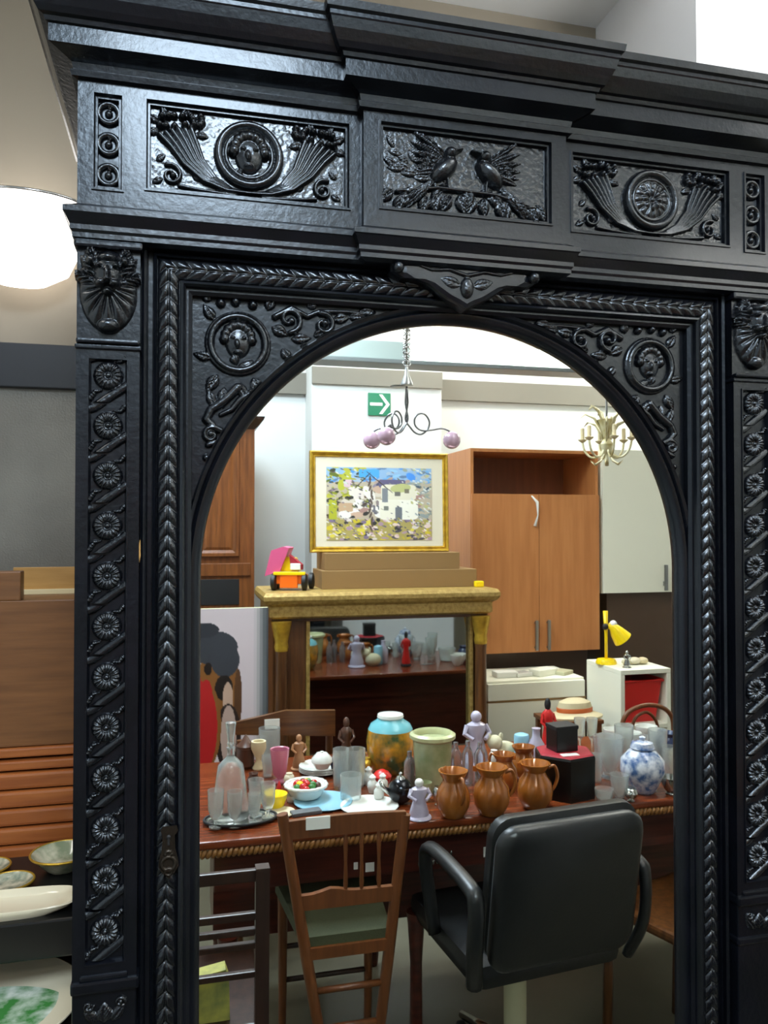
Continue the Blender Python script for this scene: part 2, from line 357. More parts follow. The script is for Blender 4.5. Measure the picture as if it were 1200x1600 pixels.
def cornucopia(cx, zc, sg, parent, y):
    r = Relief(min(cx, cx+sg*.158), max(cx, cx+sg*.158), 2.108, 2.246, .0012)
    X = lambda u, v: (cx+sg*u, zc+v)
    hp = [X(.0, -.056), X(.03, -.053), X(.06, -.040), X(.085, -.015), X(.10, .012), X(.112, .030)]
    for k in range(6):                                           # ribs of the horn
        o = -.012+.0048*k
        P = [(x+sg*o*(i/5)*1.9, z-abs(o)*.1+o*(i/5)*-.8) for i, (x, z) in enumerate(hp)]
        r.stroke(P, (.0025, .0048), .009+.001*k)
    for i in range(14):                                          # flowers and fruit out of the mouth
        u = .075+.012*(i % 6)+.003*math.sin(i*5); v = .038+.010*(i//6)+.004*math.cos(i*7)
        x, z = X(u, v); r.dome(x, z, .0062, h=.013+.002*(i % 3))
    for a, u, v in ((2.6, .085, .045), (1.9, .10, .05), (1.2, .125, .048), (.5, .135, .04), (-.3, .135, .028), (3.4, .082, .03)):
        x, z = X(u, v); aa = a if sg > 0 else PI-a; r.leaf(x, z, .022, .007, aa, .010)
    x, z = X(.118, -.040); r.scroll(x, z, .017, 1.3, 1.2 if sg > 0 else PI-1.2, sg, .0042, .010)
    r.stroke([X(.02, -.062), X(.05, -.060), X(.08, -.058), X(.105, -.055)], (.003, .004), .008)
    for a, u, v in ((.9, .075, -.045), (2.4, .14, -.02), (-.5, .13, -.045)):
        x, z = X(u, v); aa = a if sg > 0 else PI-a; r.leaf(x, z, .02, .006, aa, .008)
    return r.build('cornucopia', y, parent)
def medallion(cx, zc, R, parent, y, kind):
    r = Relief(cx-R-.012, cx+R+.012, zc-R-.012, zc+R+.012, .0011)
    r.ring(cx, zc, R, .007, .012); r.ring(cx, zc, R-.011, .004, .007)
    if kind == 'head': r.face(cx, zc, 1.05, .016); r.leaf(cx-.012, zc-.022, .02, .008, -2.2, .008); r.leaf(cx+.008, zc-.03, .02, .008, -.6, .008)
    else:
        r.rosette(cx, zc, .022, .012, 8); r.rosette(cx, zc, .034, .009, 14)
    for i in range(18):
        a = i*PI/9; r.dome(cx+(R-.004)*math.cos(a), zc+(R-.004)*math.sin(a), .003, h=.0095)
    return r.build('medallion', y, parent)
stipple(PL, -.050, .248, 2.116, 2.238, YP+.012); stipple(PR, XC*2-.248, XC*2+.050, 2.116, 2.238, YP+.012); stipple(PC, .310, XC*2-.310, 2.116, 2.240, YP-.006)
for par, cx, kd in ((PL, .097, 'head'), (PR, XC*2-.097, 'rose')):
    for sg in (-1, 1): cornucopia(cx, 2.177, sg, par, YP+.012)
    medallion(cx, 2.180, .047, par, YP+.010, kd)
# the two birds over foliage
def bird(cx, sg):
    r = Relief(min(cx-sg*.02, cx+sg*.13), max(cx-sg*.02, cx+sg*.13), 2.115, 2.246, .0012)
    X = lambda u, v: (cx+sg*u, 2.18+v)
    A = lambda a: a if sg > 0 else PI-a
    x, z = X(.028, .004); r.dome(x, z, .030, .016, .024, A(-.75)); x, z = X(.018, .030); r.dome(x, z, .0115, h=.024)
    r.stroke([X(.010, .034), X(-.004, .040)], (.004, .0012), .02)
    for i in range(6): x, z = X(.022+.003*i, .022-.004*i); r.leaf(x, z, .075-.006*i, .0065, A(.62-.17*i), .020-.0015*i, 9)
    for i in range(3): x, z = X(.040, -.012); r.leaf(x, z, .085, .0060, A(-.62-.09*i), .016, 8)
    r.stroke([X(.022, -.012), X(.020, -.030)], (.003, .002), .012)
    return r.build('bird', YP-.006, PC)
bird(XC-.012, -1); bird(XC+.012, 1)
r = Relief(.306, XC*2-.306, 2.112, 2.248, .0013)
random.seed(3)
for i in range(19):
    u = -.125+.25*i/18; r.leaf(XC+u, 2.150+.006*math.cos(i*2.1)-.012*abs(u)/.12, .036, .011, -PI/2+u*7+.5*math.sin(i*1.7), .013+.003*(i % 2))
for i in range(9): r.leaf(XC-.03-.011*i, 2.158+.003*i, .03, .007, PI-.5+.5*(i % 2), .009); 
for i in range(5): r.leaf(XC+.02+.012*i, 2.150-.002*i, .03, .007, .3-.5*(i % 2), .008)
for i in range(7): r.leaf(XC-.05-.012*i, 2.2+.012*math.sin(i*1.3), .026, .006, 2.2+.4*(i % 3), .007)
r.stroke([(XC-.12, 2.14), (XC-.05, 2.152), (XC+.05, 2.150), (XC+.12, 2.135)], .004, .012)
r.build('foliage', YP-.006, PC)

# pilasters
def pilaster(x0, x1, sg):
    cx = (x0+x1)/2
    mb = MB(); yf = YP
    frame_face(mb, x0, x1, .935, 1.862, cx-.029, cx+.029, .957, 1.850, yf)
    rectloft(mb, cx-.029, cx+.029, .957, 1.850, [(0, yf), (0, yf-.002), (.002, yf-.002), (.004, yf+.005), (.005, yf+.007)])
    mb.add([(x0, yf, .935), (x0, .01, .935), (x0, .01, 1.862), (x0, yf, 1.862), (x1, yf, .935), (x1, .01, .935), (x1, .01, 1.862), (x1, yf, 1.862)], [(0, 1, 2, 3), (4, 7, 6, 5), (3, 2, 6, 7)])
    o = mb.build('pilaster', EB, ward)
    n = 12; ys = yf+.007
    for k in range(n):
        zc = 1.8205-.0747*k
        r = Relief(cx-.0265, cx+.0265, zc-.036, zc+.036, .0011)
        r.rosette(cx, zc+.004, .0205, .011, 16)
        r.stroke([(cx+.027, zc-.010), (cx+.004, zc-.026), (cx-.020, zc-.044)], .0072, .0070)
        r.stroke([(cx-.027, zc+.0285), (cx-.020, zc+.0307), (cx+.004, zc+.0487)], .0072, .0070)
        r.stroke([(cx+.026, zc+.036), (cx+.018, zc+.026), (cx+.008, zc+.0255)], (.0055, .002), .009, .0042)
        r.stroke([(cx-.026, zc-.030), (cx-.018, zc-.020), (cx-.010, zc-.0185)], (.0055, .002), .009, .0042)
        r.build('guilloche_rosette', ys, o)
    # base with ledge
    mb = MB(); mb.box(x0-.002, x1+.004, yf-.006, .0, .918, .936, .004).box(x0+.010, x1-.012, yf-.004, .0, .936, .944, .003).box(x0-.002, x1+.002, yf-.004, .0, .848, .862, .004)
    mb.box(x0, x1, yf, .0, .11, .92, .002)
    b = mb.build('pilaster_base', EB, ward)
    r = Relief(x0+.012, x1-.012, .868, .912, .0013); r.leaf(cx, .872, .03, .012, PI/2, .006)
    for s in (-1, 1): r.leaf(cx+s*.01, .874, .03, .008, PI/2-s*.7, .006); r.scroll(cx+s*.022, .9, .008, 1.1, 0, s, .0025, .005)
    r.build('base_carving', yf, b)
    # capital with carved lion mask above shell
    mb = MB(); mb.box(x0, x1, yf+.004, .01, 1.862, 2.024).box(x0-.002, x1+.002, yf-.004, .0, 1.862, 1.869, .002).box(x0+.0, x1-.0, yf-.008, .0, 1.870, 1.877, .003).box(x0-.004, x1+.004, yf-.008, 0, 2.012, 2.024, .004)
    c = mb.build('capital', EB, ward)
    r = Relief(x0-.002, x1+.002, 1.878, 2.024, .0011); zc = 1.972
    th = np.arctan2(r.Vv-zc+.02, r.U-cx); R = np.hypot((r.U-cx)/.041, (r.Vv-(zc-.022))/(.062))
    fl = .022*np.sqrt(np.clip(1-R**2, 0, 1))*(.72+.28*np.abs(np.cos(th*8))); r.mx(fl)
    for s in (-1, 1):
        r.leaf(cx+s*.008, zc-.005, .048, .014, PI/2-s*.75, .026, 4); r.leaf(cx+s*.012, zc-.01, .045, .013, PI/2-s*1.25, .024, 4)
        r.leaf(cx+s*.02, zc+.018, .03, .011, PI/2-s*.3, .02, 4); r.dome(cx+s*.012, zc+.008, .0075, .005, .038); r.dome(cx+s*.009, zc-.016, .012, .009, .036)
        r.dome(cx+s*.024, zc+.018, .009, .009, .028)
    r.dome(cx, zc, .024, .030, .031); r.dome(cx, zc-.004, .007, .018, .042); r.dome(cx, zc-.013, .010, .007, .044); r.dome(cx, zc-.028, .010, .008, .034); r.dome(cx, zc+.022, .018, .010, .034)
    r.dome(cx, 1.898, .017, .012, .02)
    r.build('lion_mask', yf+.004, c)
    return o
pilaster(WL, -.065, 1); pilaster(XC*2+.065, WR, -1)

# the door
DX0, DX1, DZ0, DZ1 = -.064, XC*2+.064, .25, 2.036
mb = MB()
rectloft(mb, DX0, DX1, DZ0, DZ1, [(0, .02), (0, -.030), (.004, -.033), (.008, -.030), (.010, -.020), (.016, -.020), (.018, -.034), (.022, -.037), (.0235, -.028)], cap=False)
rectloft(mb, DX0, DX1, DZ0, DZ1, [(.0235, -.028), (.040, -.030), (.0565, -.028)], cap=False)
rectloft(mb, DX0, DX1, DZ0, DZ1, [(.0565, -.028), (.058, -.036), (.062, -.038), (.065, -.034), (.067, -.026), (.070, -.026), (.0755, -.022), (.076, .012)], cap=False)
door = mb.build('mirror_door', EB, ward)
# jamb strip between pilaster and door, head strip under the moulding
MB().box(-.0655, DX0, -.02, .02, .11, 2.03).box(DX1, XC*2+.0655, -.02, .02, .11, 2.03).box(DX0, DX1, -.02, .02, .11, .25).box(WL+.09, WR-.09, -.04, .02, DZ1, 2.05).build('door_surround', EB, ward)
# chevron leaf bands, as carved ribbing on the frame
def band(x0, x1, z0, z1, horiz, parent, clip=None):
    r = Relief(x0, x1, z0, z1, .0013)
    if horiz: a, t = (r.Vv-(z0+z1)/2)/((z1-z0)/2), r.U-XC; t = np.abs(t); sgn = -1
    else: a, t = (r.U-(x0+x1)/2)/((x1-x0)/2), r.Vv; sgn = 1
    ph = (t+sgn*.016*np.abs(a))*PI/.023
    dom = np.sqrt(np.clip(1-a*a, 0, 1)); g = .010*dom*(.45+.55*np.sqrt(np.abs(np.sin(ph))))
    g = g*(1-.35*np.exp(-(a*9)**2))
    r.h = g+.0004; return r.build('leaf_band', -.027, parent, clip=clip)
bi, bo = .0235, .0565
band(DX0+bi, DX0+bo, DZ0+bo, DZ1-bi, False, door, lambda U, V: (DZ1-V) > (U-DX0)-.001)
band(DX1-bo, DX1-bi, DZ0+bo, DZ1-bi, False, door, lambda U, V: (DZ1-V) > (DX1-U)-.001)
band(DX0+bi, DX1-bi, DZ1-bo, DZ1-bi, True, door, lambda U, V: ((U-DX0) > (DZ1-V)-.001) & ((DX1-U) > (DZ1-V)-.001))
# spandrel sheet around the arch
SX0, SX1, SZ1, ZS, RA = DX0+.076, DX1-.076, DZ1-.076, 1.52, .426
ZB = DZ0+.076
n = 64; arc = [(XC-RA*1.01*math.cos(PI*k/n), ZS+RA*1.01*math.sin(PI*k/n)) for k in range(n+1)]
arc = [(XC-RA*1.01, ZB)]+arc+[(XC+RA*1.01, ZB)]
outer = []
for k, (x, z) in enumerate(arc):
    if k == 0: outer.append((SX0, ZB)); continue
    if k == len(arc)-1: outer.append((SX1, ZB)); continue
    a = PI*(k-1)/n; dx, dz = -math.cos(a), math.sin(a)
    tx = (XC-SX0)/max(abs(dx), 1e-6); tz = (SZ1-ZS)/max(dz, 1e-6); t = min(tx, tz); outer.append((XC+dx*t, ZS+dz*t))
mb = MB(); mb.rings([[(x, -.010, z) for x, z in outer], [(x, -.010, z) for x, z in arc], [(x, .004, z) for x, z in arc]], closed=False)
mb.add([(SX0, -.010, SZ1), (SX0, -.010, outer[16][1]), (SX0, -.01, outer[20][1])], [])
mb.build('spandrel', EB, ward)
# fill the two top corners left by the radial split
ka = max(k for k in range(1, n//2) if outer[k][0] <= SX0+1e-6); kb = ka+1
MB().add([(outer[ka][0], -.0101, outer[ka][1]), (outer[kb][0], -.0101, outer[kb][1]), (SX0, -.0101, SZ1)], [(0, 1, 2)]).build('spandrel_corner', EB, ward, recalc=False)
MB().add([(XC*2-outer[ka][0], -.0101, outer[ka][1]), (XC*2-outer[kb][0], -.0101, outer[kb][1]), (SX1, -.0101, SZ1)], [(2, 1, 0)]).build('spandrel_corner', EB, ward, recalc=False)
# arch moulding
prof = [(.4245, .004), (.4245, -.006), (.428, -.012), (.434, -.018), (.440, -.019), (.444, -.014), (.447, -.020), (.452, -.022), (.455, -.010)]
rs = []
for (r_, y_) in prof:
    P = [(XC-r_, y_, ZB)]+[(XC-r_*math.cos(PI*k/72), y_, ZS+r_*math.sin(PI*k/72)) for k in range(73)]+[(XC+r_, y_, ZB)]
    rs.append(P)
mb = MB(); mb.rings(rs, closed=False); mb.build('arch_moulding', EB, ward, smooth=True)
# mirror plate, its face in the plane y = 0
poly = [(XC-.428, ZB)]+[(XC-.428*math.cos(PI*k/64), ZS+.428*math.sin(PI*k/64)) for k in range(65)]+[(XC+.428, ZB)]
mb = MB().prism(poly, 0, .005); gl = mb.build('mirror', MIR, ward); gl['label'] = 'arched silvered mirror plate'
MB().prism(poly, .006, .014).build('mirror_backing', EBd, ward)
# spandrel carvings
def spandrel_carving(sg, parent):
    fx = (lambda x: x) if sg < 0 else (lambda x: XC*2-x)
    x0, x1 = (SX0, .36) if sg < 0 else (XC*2-.36, SX1)
    r = Relief(x0, x1, 1.66, SZ1, .0013)
    A = lambda a: a if sg < 0 else PI-a
    q = lambda px, py: (fx(at(px, py, -.012).x), at(px, py, -.012).z)
    cx, cz = q(372, 537); R = .043
    r.ring(cx, cz, R, .006, .011); r.ring(cx, cz, R+.006, .003, .006)
    r.face(cx, cz+.002, .95, .014); r.leaf(cx-.008*-sg, cz-.018, .018, .008, A(-1.2), .010); r.dome(*q(385, 570), .014, .007, .007, .4)
    for px, py in ((345, 474), (368, 472), (395, 477)): r.dome(*q(px, py), .0075, h=.012)
    for px, py, l, w, a in ((335, 500, .03, .009, 2.2), (418, 485, .026, .009, 1.2), (340, 585, .035, .010, -2.1), (350, 605, .035, .010, -1.6), (395, 590, .035, .011, -1.1), (330, 560, .03, .008, 2.9),
                            (370, 600, .03, .009, -.9), (425, 510, .03, .010, -.5), (330, 470, .02, .008, 2.5), (325, 610, .035, .008, -1.2)):
        r.leaf(*q(px, py), l, w, A(a), .010)
    for (px, py, rr, a0, d) in ((452, 500, .021, -1.5, 1), (505, 508, .019, 1.8, -1), (330, 680, .013, 1.2, 1)):
        x, z = q(px, py); r.scroll(x, z, rr, 1.15, A(a0), d*(-sg), .0052, .011)
    r.stroke([q(430, 495), q(455, 482), q(480, 495), q(500, 487), q(540, 488), q(575, 492)], (.006, .003), .010)
    for px, py, l, a in ((455, 530, .034, .1), (470, 540, .03, -.4), (490, 525, .03, .4), (520, 500, .03, .2), (545, 495, .03, .0), (560, 488, .03, .1), (440, 545, .028, -.9), (575, 497, .02, .3), (480, 480, .022, .5)):
        r.leaf(*q(px, py), l, .0085, A(a), .010)
    r.stroke([q(372, 605), q(352, 625), q(330, 640), q(322, 655), q(335, 668), q(350, 675), q(345, 690), q(325, 695)], (.008, .005), .011)
    r.stroke([q(395, 612), q(375, 625), q(362, 640), q(345, 648)], (.007, .004), .009)
    r.dome(*q(322, 715), .006, h=.008); r.dome(*q(325, 735), .004, .008, h=.006)
    cl_ = lambda U, V: (np.hypot(U-XC, V-ZS) > .4555) & (U > SX0) & (U < SX1)
    return r.build('spandrel_carving', -.0103, parent, clip=cl_)
spandrel_carving(-1, door); spandrel_carving(1, door)
# crest shield hanging over the door head
h = [(-.128, 2.034), (-.128, 2.012), (-.110, 2.002), (-.088, 2.002), (-.068, 1.996), (-.050, 1.984), (-.032, 1.973), (-.015, 1.966), (0, 1.958)]
poly = h+[(-x, z) for x, z in reversed(h[:-1])]
mb = MB(); c0 = (0, 2.0)
rs = []
for k, y in ((1, -.028), (1, -.052), (.96, -.058), (.80, -.061)): rs.append([(XC+x*k, y, 2.0+(z-2.0)*k) for x, z in poly])
mb.rings(rs, closed=True, cap0=True, cap1=True); crest = mb.build('crest_shield', EB, ward)
for s in (-1, 1):
    MB().ball((XC+s*.118, -.066, 2.016), .0095, seg=14, n=9).build('crest_knob', EBc, crest, smooth=2)
r = Relief(XC-.11, XC+.11, 1.956, 2.03, .0013)
for s in (-1, 1):
    r.stroke([(XC, 2.012), (XC+s*.03, 2.020), (XC+s*.06, 2.017), (XC+s*.085, 2.024)], (.004, .002), .006); r.leaf(XC+s*.01, 1.995, .04, .010, PI/2-s*1.3, .006)
r.dome(XC, 1.992, .012, .018, .010); r.build('crest_carving', -.060, crest)
# lock plate
kx, kz = -.020, 1.112
mb = MB(); mb.mi = 0
mb.prism([(kx+x, kz+z) for x, z in ((-.012, .028), (-.008, .034), (.012, .034), (.014, .026), (.009, .020), (.010, -.002), (.014, -.016), (.015, -.026), (.009, -.036), (.0, -.044), (-.009, -.036), (-.015, -.026), (-.014, -.016), (-.010, -.002), (-.009, .020))], -.0395, -.037)
es = mb.build('lock_plate', mat('blackened_brass', '2d2720', .35, .7, bump=.5, bs=90), door); es['label'] = 'worn dark brass keyhole plate'
mb = MB(); mb.ball((kx, -.040, kz+.018), .0035, .002, .0035).box(kx-.0016, kx+.0016, -.0415, -.039, kz+.006, kz+.018); mb.build('keyhole', M_['blk'], door)
r = Relief(kx-.016, kx+.016, kz-.046, kz+.004, .0011); r.ring(kx, kz-.022, .010, .003, .003); r.ring(kx, kz-.034, .005, .002, .003); r.rosette(kx, kz-.008, .007, .003, 6)
r.build('plate_ornament', -.0395, door, es.data.materials[0])
MB().prism([(-.066, 1.57), (-.0645, 1.545), (-.063, 1.555), (-.0635, 1.58)], -.037, -.0335).build('bare_wood_chip', M_['pine'], ward)

# ------------------------------------------------------------------ left of the wardrobe, seen directly
def plate(name, r, mat_, label, loc, group=None, sy=1, tilt=0, h=.02, rim=None, rz=0):
    t = thing(name, label, 'plate', loc, rz, group)
    mb = MB().lathe([(r*.45, 0), (r*.5, .002), (r*.62, h*.25), (r*.93, h*.85), (r, h), (r*.99, h+.002), (r*.92, h*.95), (r*.62, h*.4), (r*.5, h*.3), (.001, h*.28)], 40, sy=sy)
    o = mb.build('dish', mat_, t, smooth=True)
    if rim:
        MB().tube([(r*math.cos(a*PI/20), r*sy*math.sin(a*PI/20), h) for a in range(40)], .0025, 6, closed=True).build('rim', rim, t, smooth=2)
    if tilt: t.rotation_euler[0] = tilt*FL
    return t
rack = thing('display_stand', 'black tiered display stand with plates on it left of the wardrobe', 'stand', (-.42, .12, 0))
MB().box(-.24, .235, .115, .425, .832, .900, .004).build('shelf', M_['black'], rack)
MB().box(-.24, .235, -.10, .36, .730, .755, .003).build('shelf', M_['black'], rack)
for sx in (-.232, .227):
    for sy, zt in ((-.09, .73), (.415, .832)): MB().box(sx-.008, sx+.008, sy-.008, sy+.008, 0, zt).build('post', M_['black'], rack)
    MB().box(sx-.008, sx+.008, .24, .256, .755, .832).build('bracket', M_['black'], rack)
g = 'plates on the black stand'
SP = mat('speckled_porcelain', 'c9c2a8', .1, var='6d7a68', vs=45, coat=.6)
p = atz(-4, 1356, .915); plate('plate', .045, SP, 'speckled saucer at the back left of the black stand, half out of the picture', (-.385, .48, .9), rim=M_['gilt'], h=.010)
p = atz(14, 1386, .912); plate('plate', .045, SP, 'speckled saucer in front of another on the black stand', (-.325, .392, .9), rim=M_['gilt'], h=.012)
p = atz(88, 1362, .93); plate('plate', .062, mat('green_cream_porcelain', 'd6cdb0', .1, var='7c8468', vs=30, coat=.6), 'shiny patterned green and cream plate beside the wardrobe edge', (-.236, .455, .9), rim=M_['gilt'], h=.035)
t = thing('serving_dish', 'long cream serving dish with raised rim on the front edge of the black stand', 'dish', (-.41, .292, .9))
mb = MB(); rs = []
for k, z in ((.86, 0), (.97, .010), (1, .016), (.985, .018), (.93, .009), (.86, .005)): rs.append([(.22*k*math.copysign(abs(math.cos(a*PI/24))**.4, math.cos(a*PI/24)), .050*k*math.copysign(abs(math.sin(a*PI/24))**.4, math.sin(a*PI/24)), z) for a in range(48)])
mb.rings(rs, cap0=True, cap1=True); mb.build('dish', M_['creamcer'], t, smooth=True)
t = plate('platter', .18, M_['creamcer'], 'large cream platter with a green printed centre on the lower shelf', (-.352, .222, .7555), rim=M_['creamcer'], sy=.94, h=.018)
MB().lathe([(.150, 0), (.150, .0006), (.001, .0008)], 40, (0.012, -.03, .012), sy=.62).build('printed_centre', M_['grn'], t, smooth=True)
# roll-top desk behind
dk = thing('rolltop_desk', 'brown wooden desk hutch with ribbed tambour front behind the plates', 'desk', (-.75, .62, 0))
def dz(py, Y=.62): return at(60, py, Y).z
MB().box(-.4, .545, 0, .36, dz(1165, .62), dz(938), .002).build('back_panel', M_['desk'], dk)
MB().box(-.4, .545, -.01, .37, dz(1180), dz(1166), .004).build('moulding', M_['deskr'], dk)
MB().box(-.4, .545, -.02, .37, dz(1198), dz(1184), .004).build('moulding', M_['deskr'], dk)
for k in range(5):
    a, b = dz(1201+k*26), dz(1225+k*26)
    MB().box(-.4, .545, -.03-.008*k, .36, b, a, .006).build('tambour_slat', M_['deskr'], dk)
MB().box(-.4, .545, -.02, .36, 0, dz(1331), .003).build('carcass', M_['desk'], dk)
q = at(38, 900, .66)
MB().box(-.4, q.x+.75, .0, .04, dz(938), at(10, 893, .62).z, .003).build('corner_post', M_['desk'], dk)
t = thing('wooden_tray', 'pale pine drawer box standing on the brown desk hutch', 'box', (-.38, .80, dz(938)))
hh = at(80, 886, .8).z-dz(938)
MB().box(-.02, .17, .0, .008, 0, hh, .001).build('panel', M_['pine'], t); MB().box(-.02, .17, -.012, .0, 0, .012, .001).build('edge', mat('pale_wood_edge', 'd9c79a', .5), t)
# grey framed panel on the wall
z0, z1 = at(60, 900, 1.0).z, at(60, 606, 1.0).z; zt = at(60, 537, 1.0).z
t = thing('framed_board', 'grey satin board with a wide dark top rail on the wall', 'board', (-.8, 1.0, 0))
MB().box(-.3, .59, .02, .05, z0-.3, z1, .001).build('panel', M_['greyp'], t)
MB().box(-.32, .60, 0, .055, z1, zt, .003).build('top_rail', mat('dark_blue_grey_rail', '1d2026', .35), t)
# lit wall lamp
c = at(38, 375, .98)
t = thing('wall_lamp', 'glowing white bowl shaped wall lamp left of the wardrobe', 'lamp', (c.x, 1.04, c.z-.06))
mb = MB().lathe([(.005, -.075), (.06, -.066), (.115, -.035), (.140, .02), (.150, .10), (.152, .150), (.147, .152), (.13, .02), (.001, -.0)], 32, (0, -.0, 0), sy=.62)
mb.build('bowl', M_['lamp'], t, smooth=2); MB().tube([((.152)*math.cos(a*PI/20), .094*math.sin(a*PI/20), .151) for a in range(40)], .004, 6, closed=True).build('rim', M_['chrome'], t, smooth=2)
MB().box(-.03, .03, .0, .02, -.02, .04, .003).build('wall_plate', M_['chrome'], t)
t.location.y = .955
# ceiling fittings (aisle one reflects on the polished wood; far-left one added to light the plates)
for x, y, w, d in ((.06, -1.95, .66, 1.26), (1.6, -3.1, 1.25, .34), (3.3, -2.9, 1.25, .34), (.1, -3.1, 1.25, .34), (-1.15, -.1, .34, 1.25)):
    t = thing('ceiling_light', {-1.15: 'narrow added ceiling fitting, out of view, lighting the plates at far left', .06: 'large square fluorescent ceiling panel over the wardrobe aisle', 1.6: 'long fluorescent ceiling fitting before the wall column', 3.3: 'long fluorescent ceiling fitting before the white wall cabinet', .1: 'long fluorescent ceiling fitting before the carved cabinet'}[x], 'ceiling light', (x, y, CEIL-.07))
    mb = MB(); mb.box(-w/2, w/2, -d/2, d/2, .0, .07, .004); mb.build('housing', M_['whiteg'], t)

t = thing('added_batten', 'thin added batten, out of view right of the wardrobe, brightening the ceiling', 'ceiling light', (1.6, -.25, 2.77))  # invented fitting, out of view, carries the added ceiling brightening
MB().box(-.03, .03, -.62, .62, .0, .04, .003).build('housing', M_['whiteg'], t)
for y in (-.5, .5): MB().tube([(0, y, .04), (0, y, CEIL-2.77)], .003, 6).build('hanger', M_['steel'], t)

# ================================================================== the room seen in the mirror (y = distance from the mirror)
FL = -1
# suspended light trough with dark rail
a, b, c = at(480, 553, 2.6), at(640, 553, 2.6), at(900, 553, 2.6); zz0, zz1 = at(700, 566, 2.6).z, at(700, 538, 2.6).z
t = thing('light_trough', 'long hanging light trough with a dark lower rail, lit on its right part', 'light', (0, 2.6, 0))
MB().box(a.x-.4, b.x, 0, .12, zz0, zz1, .004).build('unlit_panel', M_['fixt'], t)
MB().box(b.x, c.x+.5, 0, .12, zz0, zz1, .004).build('diffuser', M_['tube'], t)
MB().box(a.x-.4, c.x+.5, -.01, .14, zz0-.022, zz0, .004).build('lower_rail', mat('rail_grey', '6e7472', .5), t)
for x in (a.x-.2, b.x, c.x): MB().tube([(x, .06, zz1), (x, .06, CEIL)], .004, 6).build('hanger', M_['steel'], t)
# exit sign
p = at(575, 649, 3.455); q = at(610, 615, 3.455); w = q.x-p.x; hgt = q.z-p.z
t = thing('exit_sign', 'green square exit sign with a white arrow high on the column', 'sign', (p.x, 3.46, p.z))
MB().box(0, w, -.012, 0, 0, hgt, .002).build('plate', M_['green'], t)
mb = MB(); s = w
for P in ([(.08, .44), (.62, .44), (.62, .56), (.08, .56)], [(.48, .93), (.62, .93), (.95, .5), (.80, .5)], [(.80, .5), (.95, .5), (.62, .07), (.48, .07)]):
    mb.prism([(x*w, z*hgt) for x, z in P], -.0155, -.0125)
mb.build('arrow', M_['signw'], t)
# painting
def canvas(name, w, h, nx, nz, fn, parent, y=0, x0=0, z0=0):
    vs = []; cs = []
    for j in range(nz+1):
        for i in range(nx+1): vs.append((x0+w*i/nx, y, z0+h*j/nz)); cs.append(fn(i/nx, j/nz))
    fs = [(j*(nx+1)+i, j*(nx+1)+i+1, (j+1)*(nx+1)+i+1, (j+1)*(nx+1)+i) for j in range(nz) for i in range(nx)]
    o = MB().add(vs, fs).build(name, PICM, parent, recalc=False)
    at_ = o.data.color_attributes.new('Col', 'FLOAT_COLOR', 'POINT')
    at_.data.foreach_set('color', np.array([hexc(c) if isinstance(c, str) else c for c in cs], dtype=np.float32).ravel()); return o
def strokes(base, S, sq=False):                                             # S: (cx, cz, rx, rz, angle, colour) laid one over another
    S = [(a, b, c, d, math.cos(e), math.sin(e), hexc(f)) for a, b, c, d, e, f in S]; bs = [(lim, hexc(c)) for lim, c in base]
    def fn(u, v):
        col = next(c for lim, c in bs if v <= lim)
        for a, b, c, d, ce, se, f in S:
            x, y = u-a, v-b
            e_ = 6 if (se == 0 and sq) else 2
            if abs((x*ce+y*se)/c)**e_+abs((-x*se+y*ce)/d)**e_ < 1: col = f
        return col
    return fn
R = random.Random(11); S = []
def scat(n, u0, u1, v0, v1, cols, rx=(.02, .05), rz=(.01, .025), an=(-.6, .9)):
    for _ in range(n): S.append((R.uniform(u0, u1), R.uniform(v0, v1), R.uniform(*rx), R.uniform(*rz), R.uniform(*an), R.choice(cols)))
scat(40, 0, 1, .8, 1, ['6fa8d8', '8fbfe0', '4f8fd0', 'a8b8c8', '5d7a9a'])
scat(50, 0, .35, .35, 1, ['5d6a20', '8a8f22', 'a8a428', '3a3c1c', '6d5a6a', 'b7b23a'])
scat(40, .7, 1, .3, 1, ['6e7f88', '8f9a98', '3f5060', '9aa08c', 'b8b8b0'])
scat(22, .45, .8, .68, .85, ['6a5a72', '7a4a4a', '8a8090', '4a4c66', 'b39a8a'])
scat(45, .2, .85, .30, .70, ['e4dccb', 'd6cab8', 'f0ece2', 'c8a890', 'a8847a', 'e9e2da'], (.04, .09), (.03, .06))
scat(26, .3, .85, .35, .62, ['4b4a50', '6a6872', '877a78', '3c4450'], (.01, .02), (.02, .04), (0, .2))
scat(20, .0, .4, .3, .6, ['4a3a34', '2f2e2a', '6a5040'], (.02, .04), (.01, .03))
scat(90, 0, 1, 0, .28, ['c8b428', 'd8c84a', '7c6a88', '4a4450', 'd8ccc4', 'a88a9a', '30302c', 'e0c8c0'], (.015, .04), (.012, .03))
S += [(.62, .78, .13, .06, 0, '5f5a78'), (.68, .66, .17, .11, 0, 'e3dcc4'), (.70, .72, .10, .06, .2, 'b9bb7c'), (.68, .42, .19, .14, 0, 'f0ecdc'), (.60, .42, .10, .13, 0, 'eae4d0'), (.68, .36, .035, .10, 0, '6e7278'), (.56, .44, .025, .03, 0, '777a70'),
      (.67, .64, .03, .03, 0, '6a6660'), (.76, .68, .025, .03, 0, '77705c'), (.55, .62, .03, .10, 0, '7d8286'), (.30, .64, .05, .08, 0, 'e4d8cc'), (.40, .64, .045, .11, .4, 'e8e2d8'), (.18, .45, .07, .06, 0, 'c0a07e'), (.17, .35, .06, .05, -.3, 'e8e2d8'), (.06, .42, .04, .14, 0, 'a9ab2a'), (.17, .82, .05, .14, -.3, 'b3b43a'), (.20, .78, .04, .05, 0, 'd8b8c0'),
      (.40, .92, .10, .06, 0, '4aa0d8'), (.80, .88, .04, .06, .5, '4a90e0')]
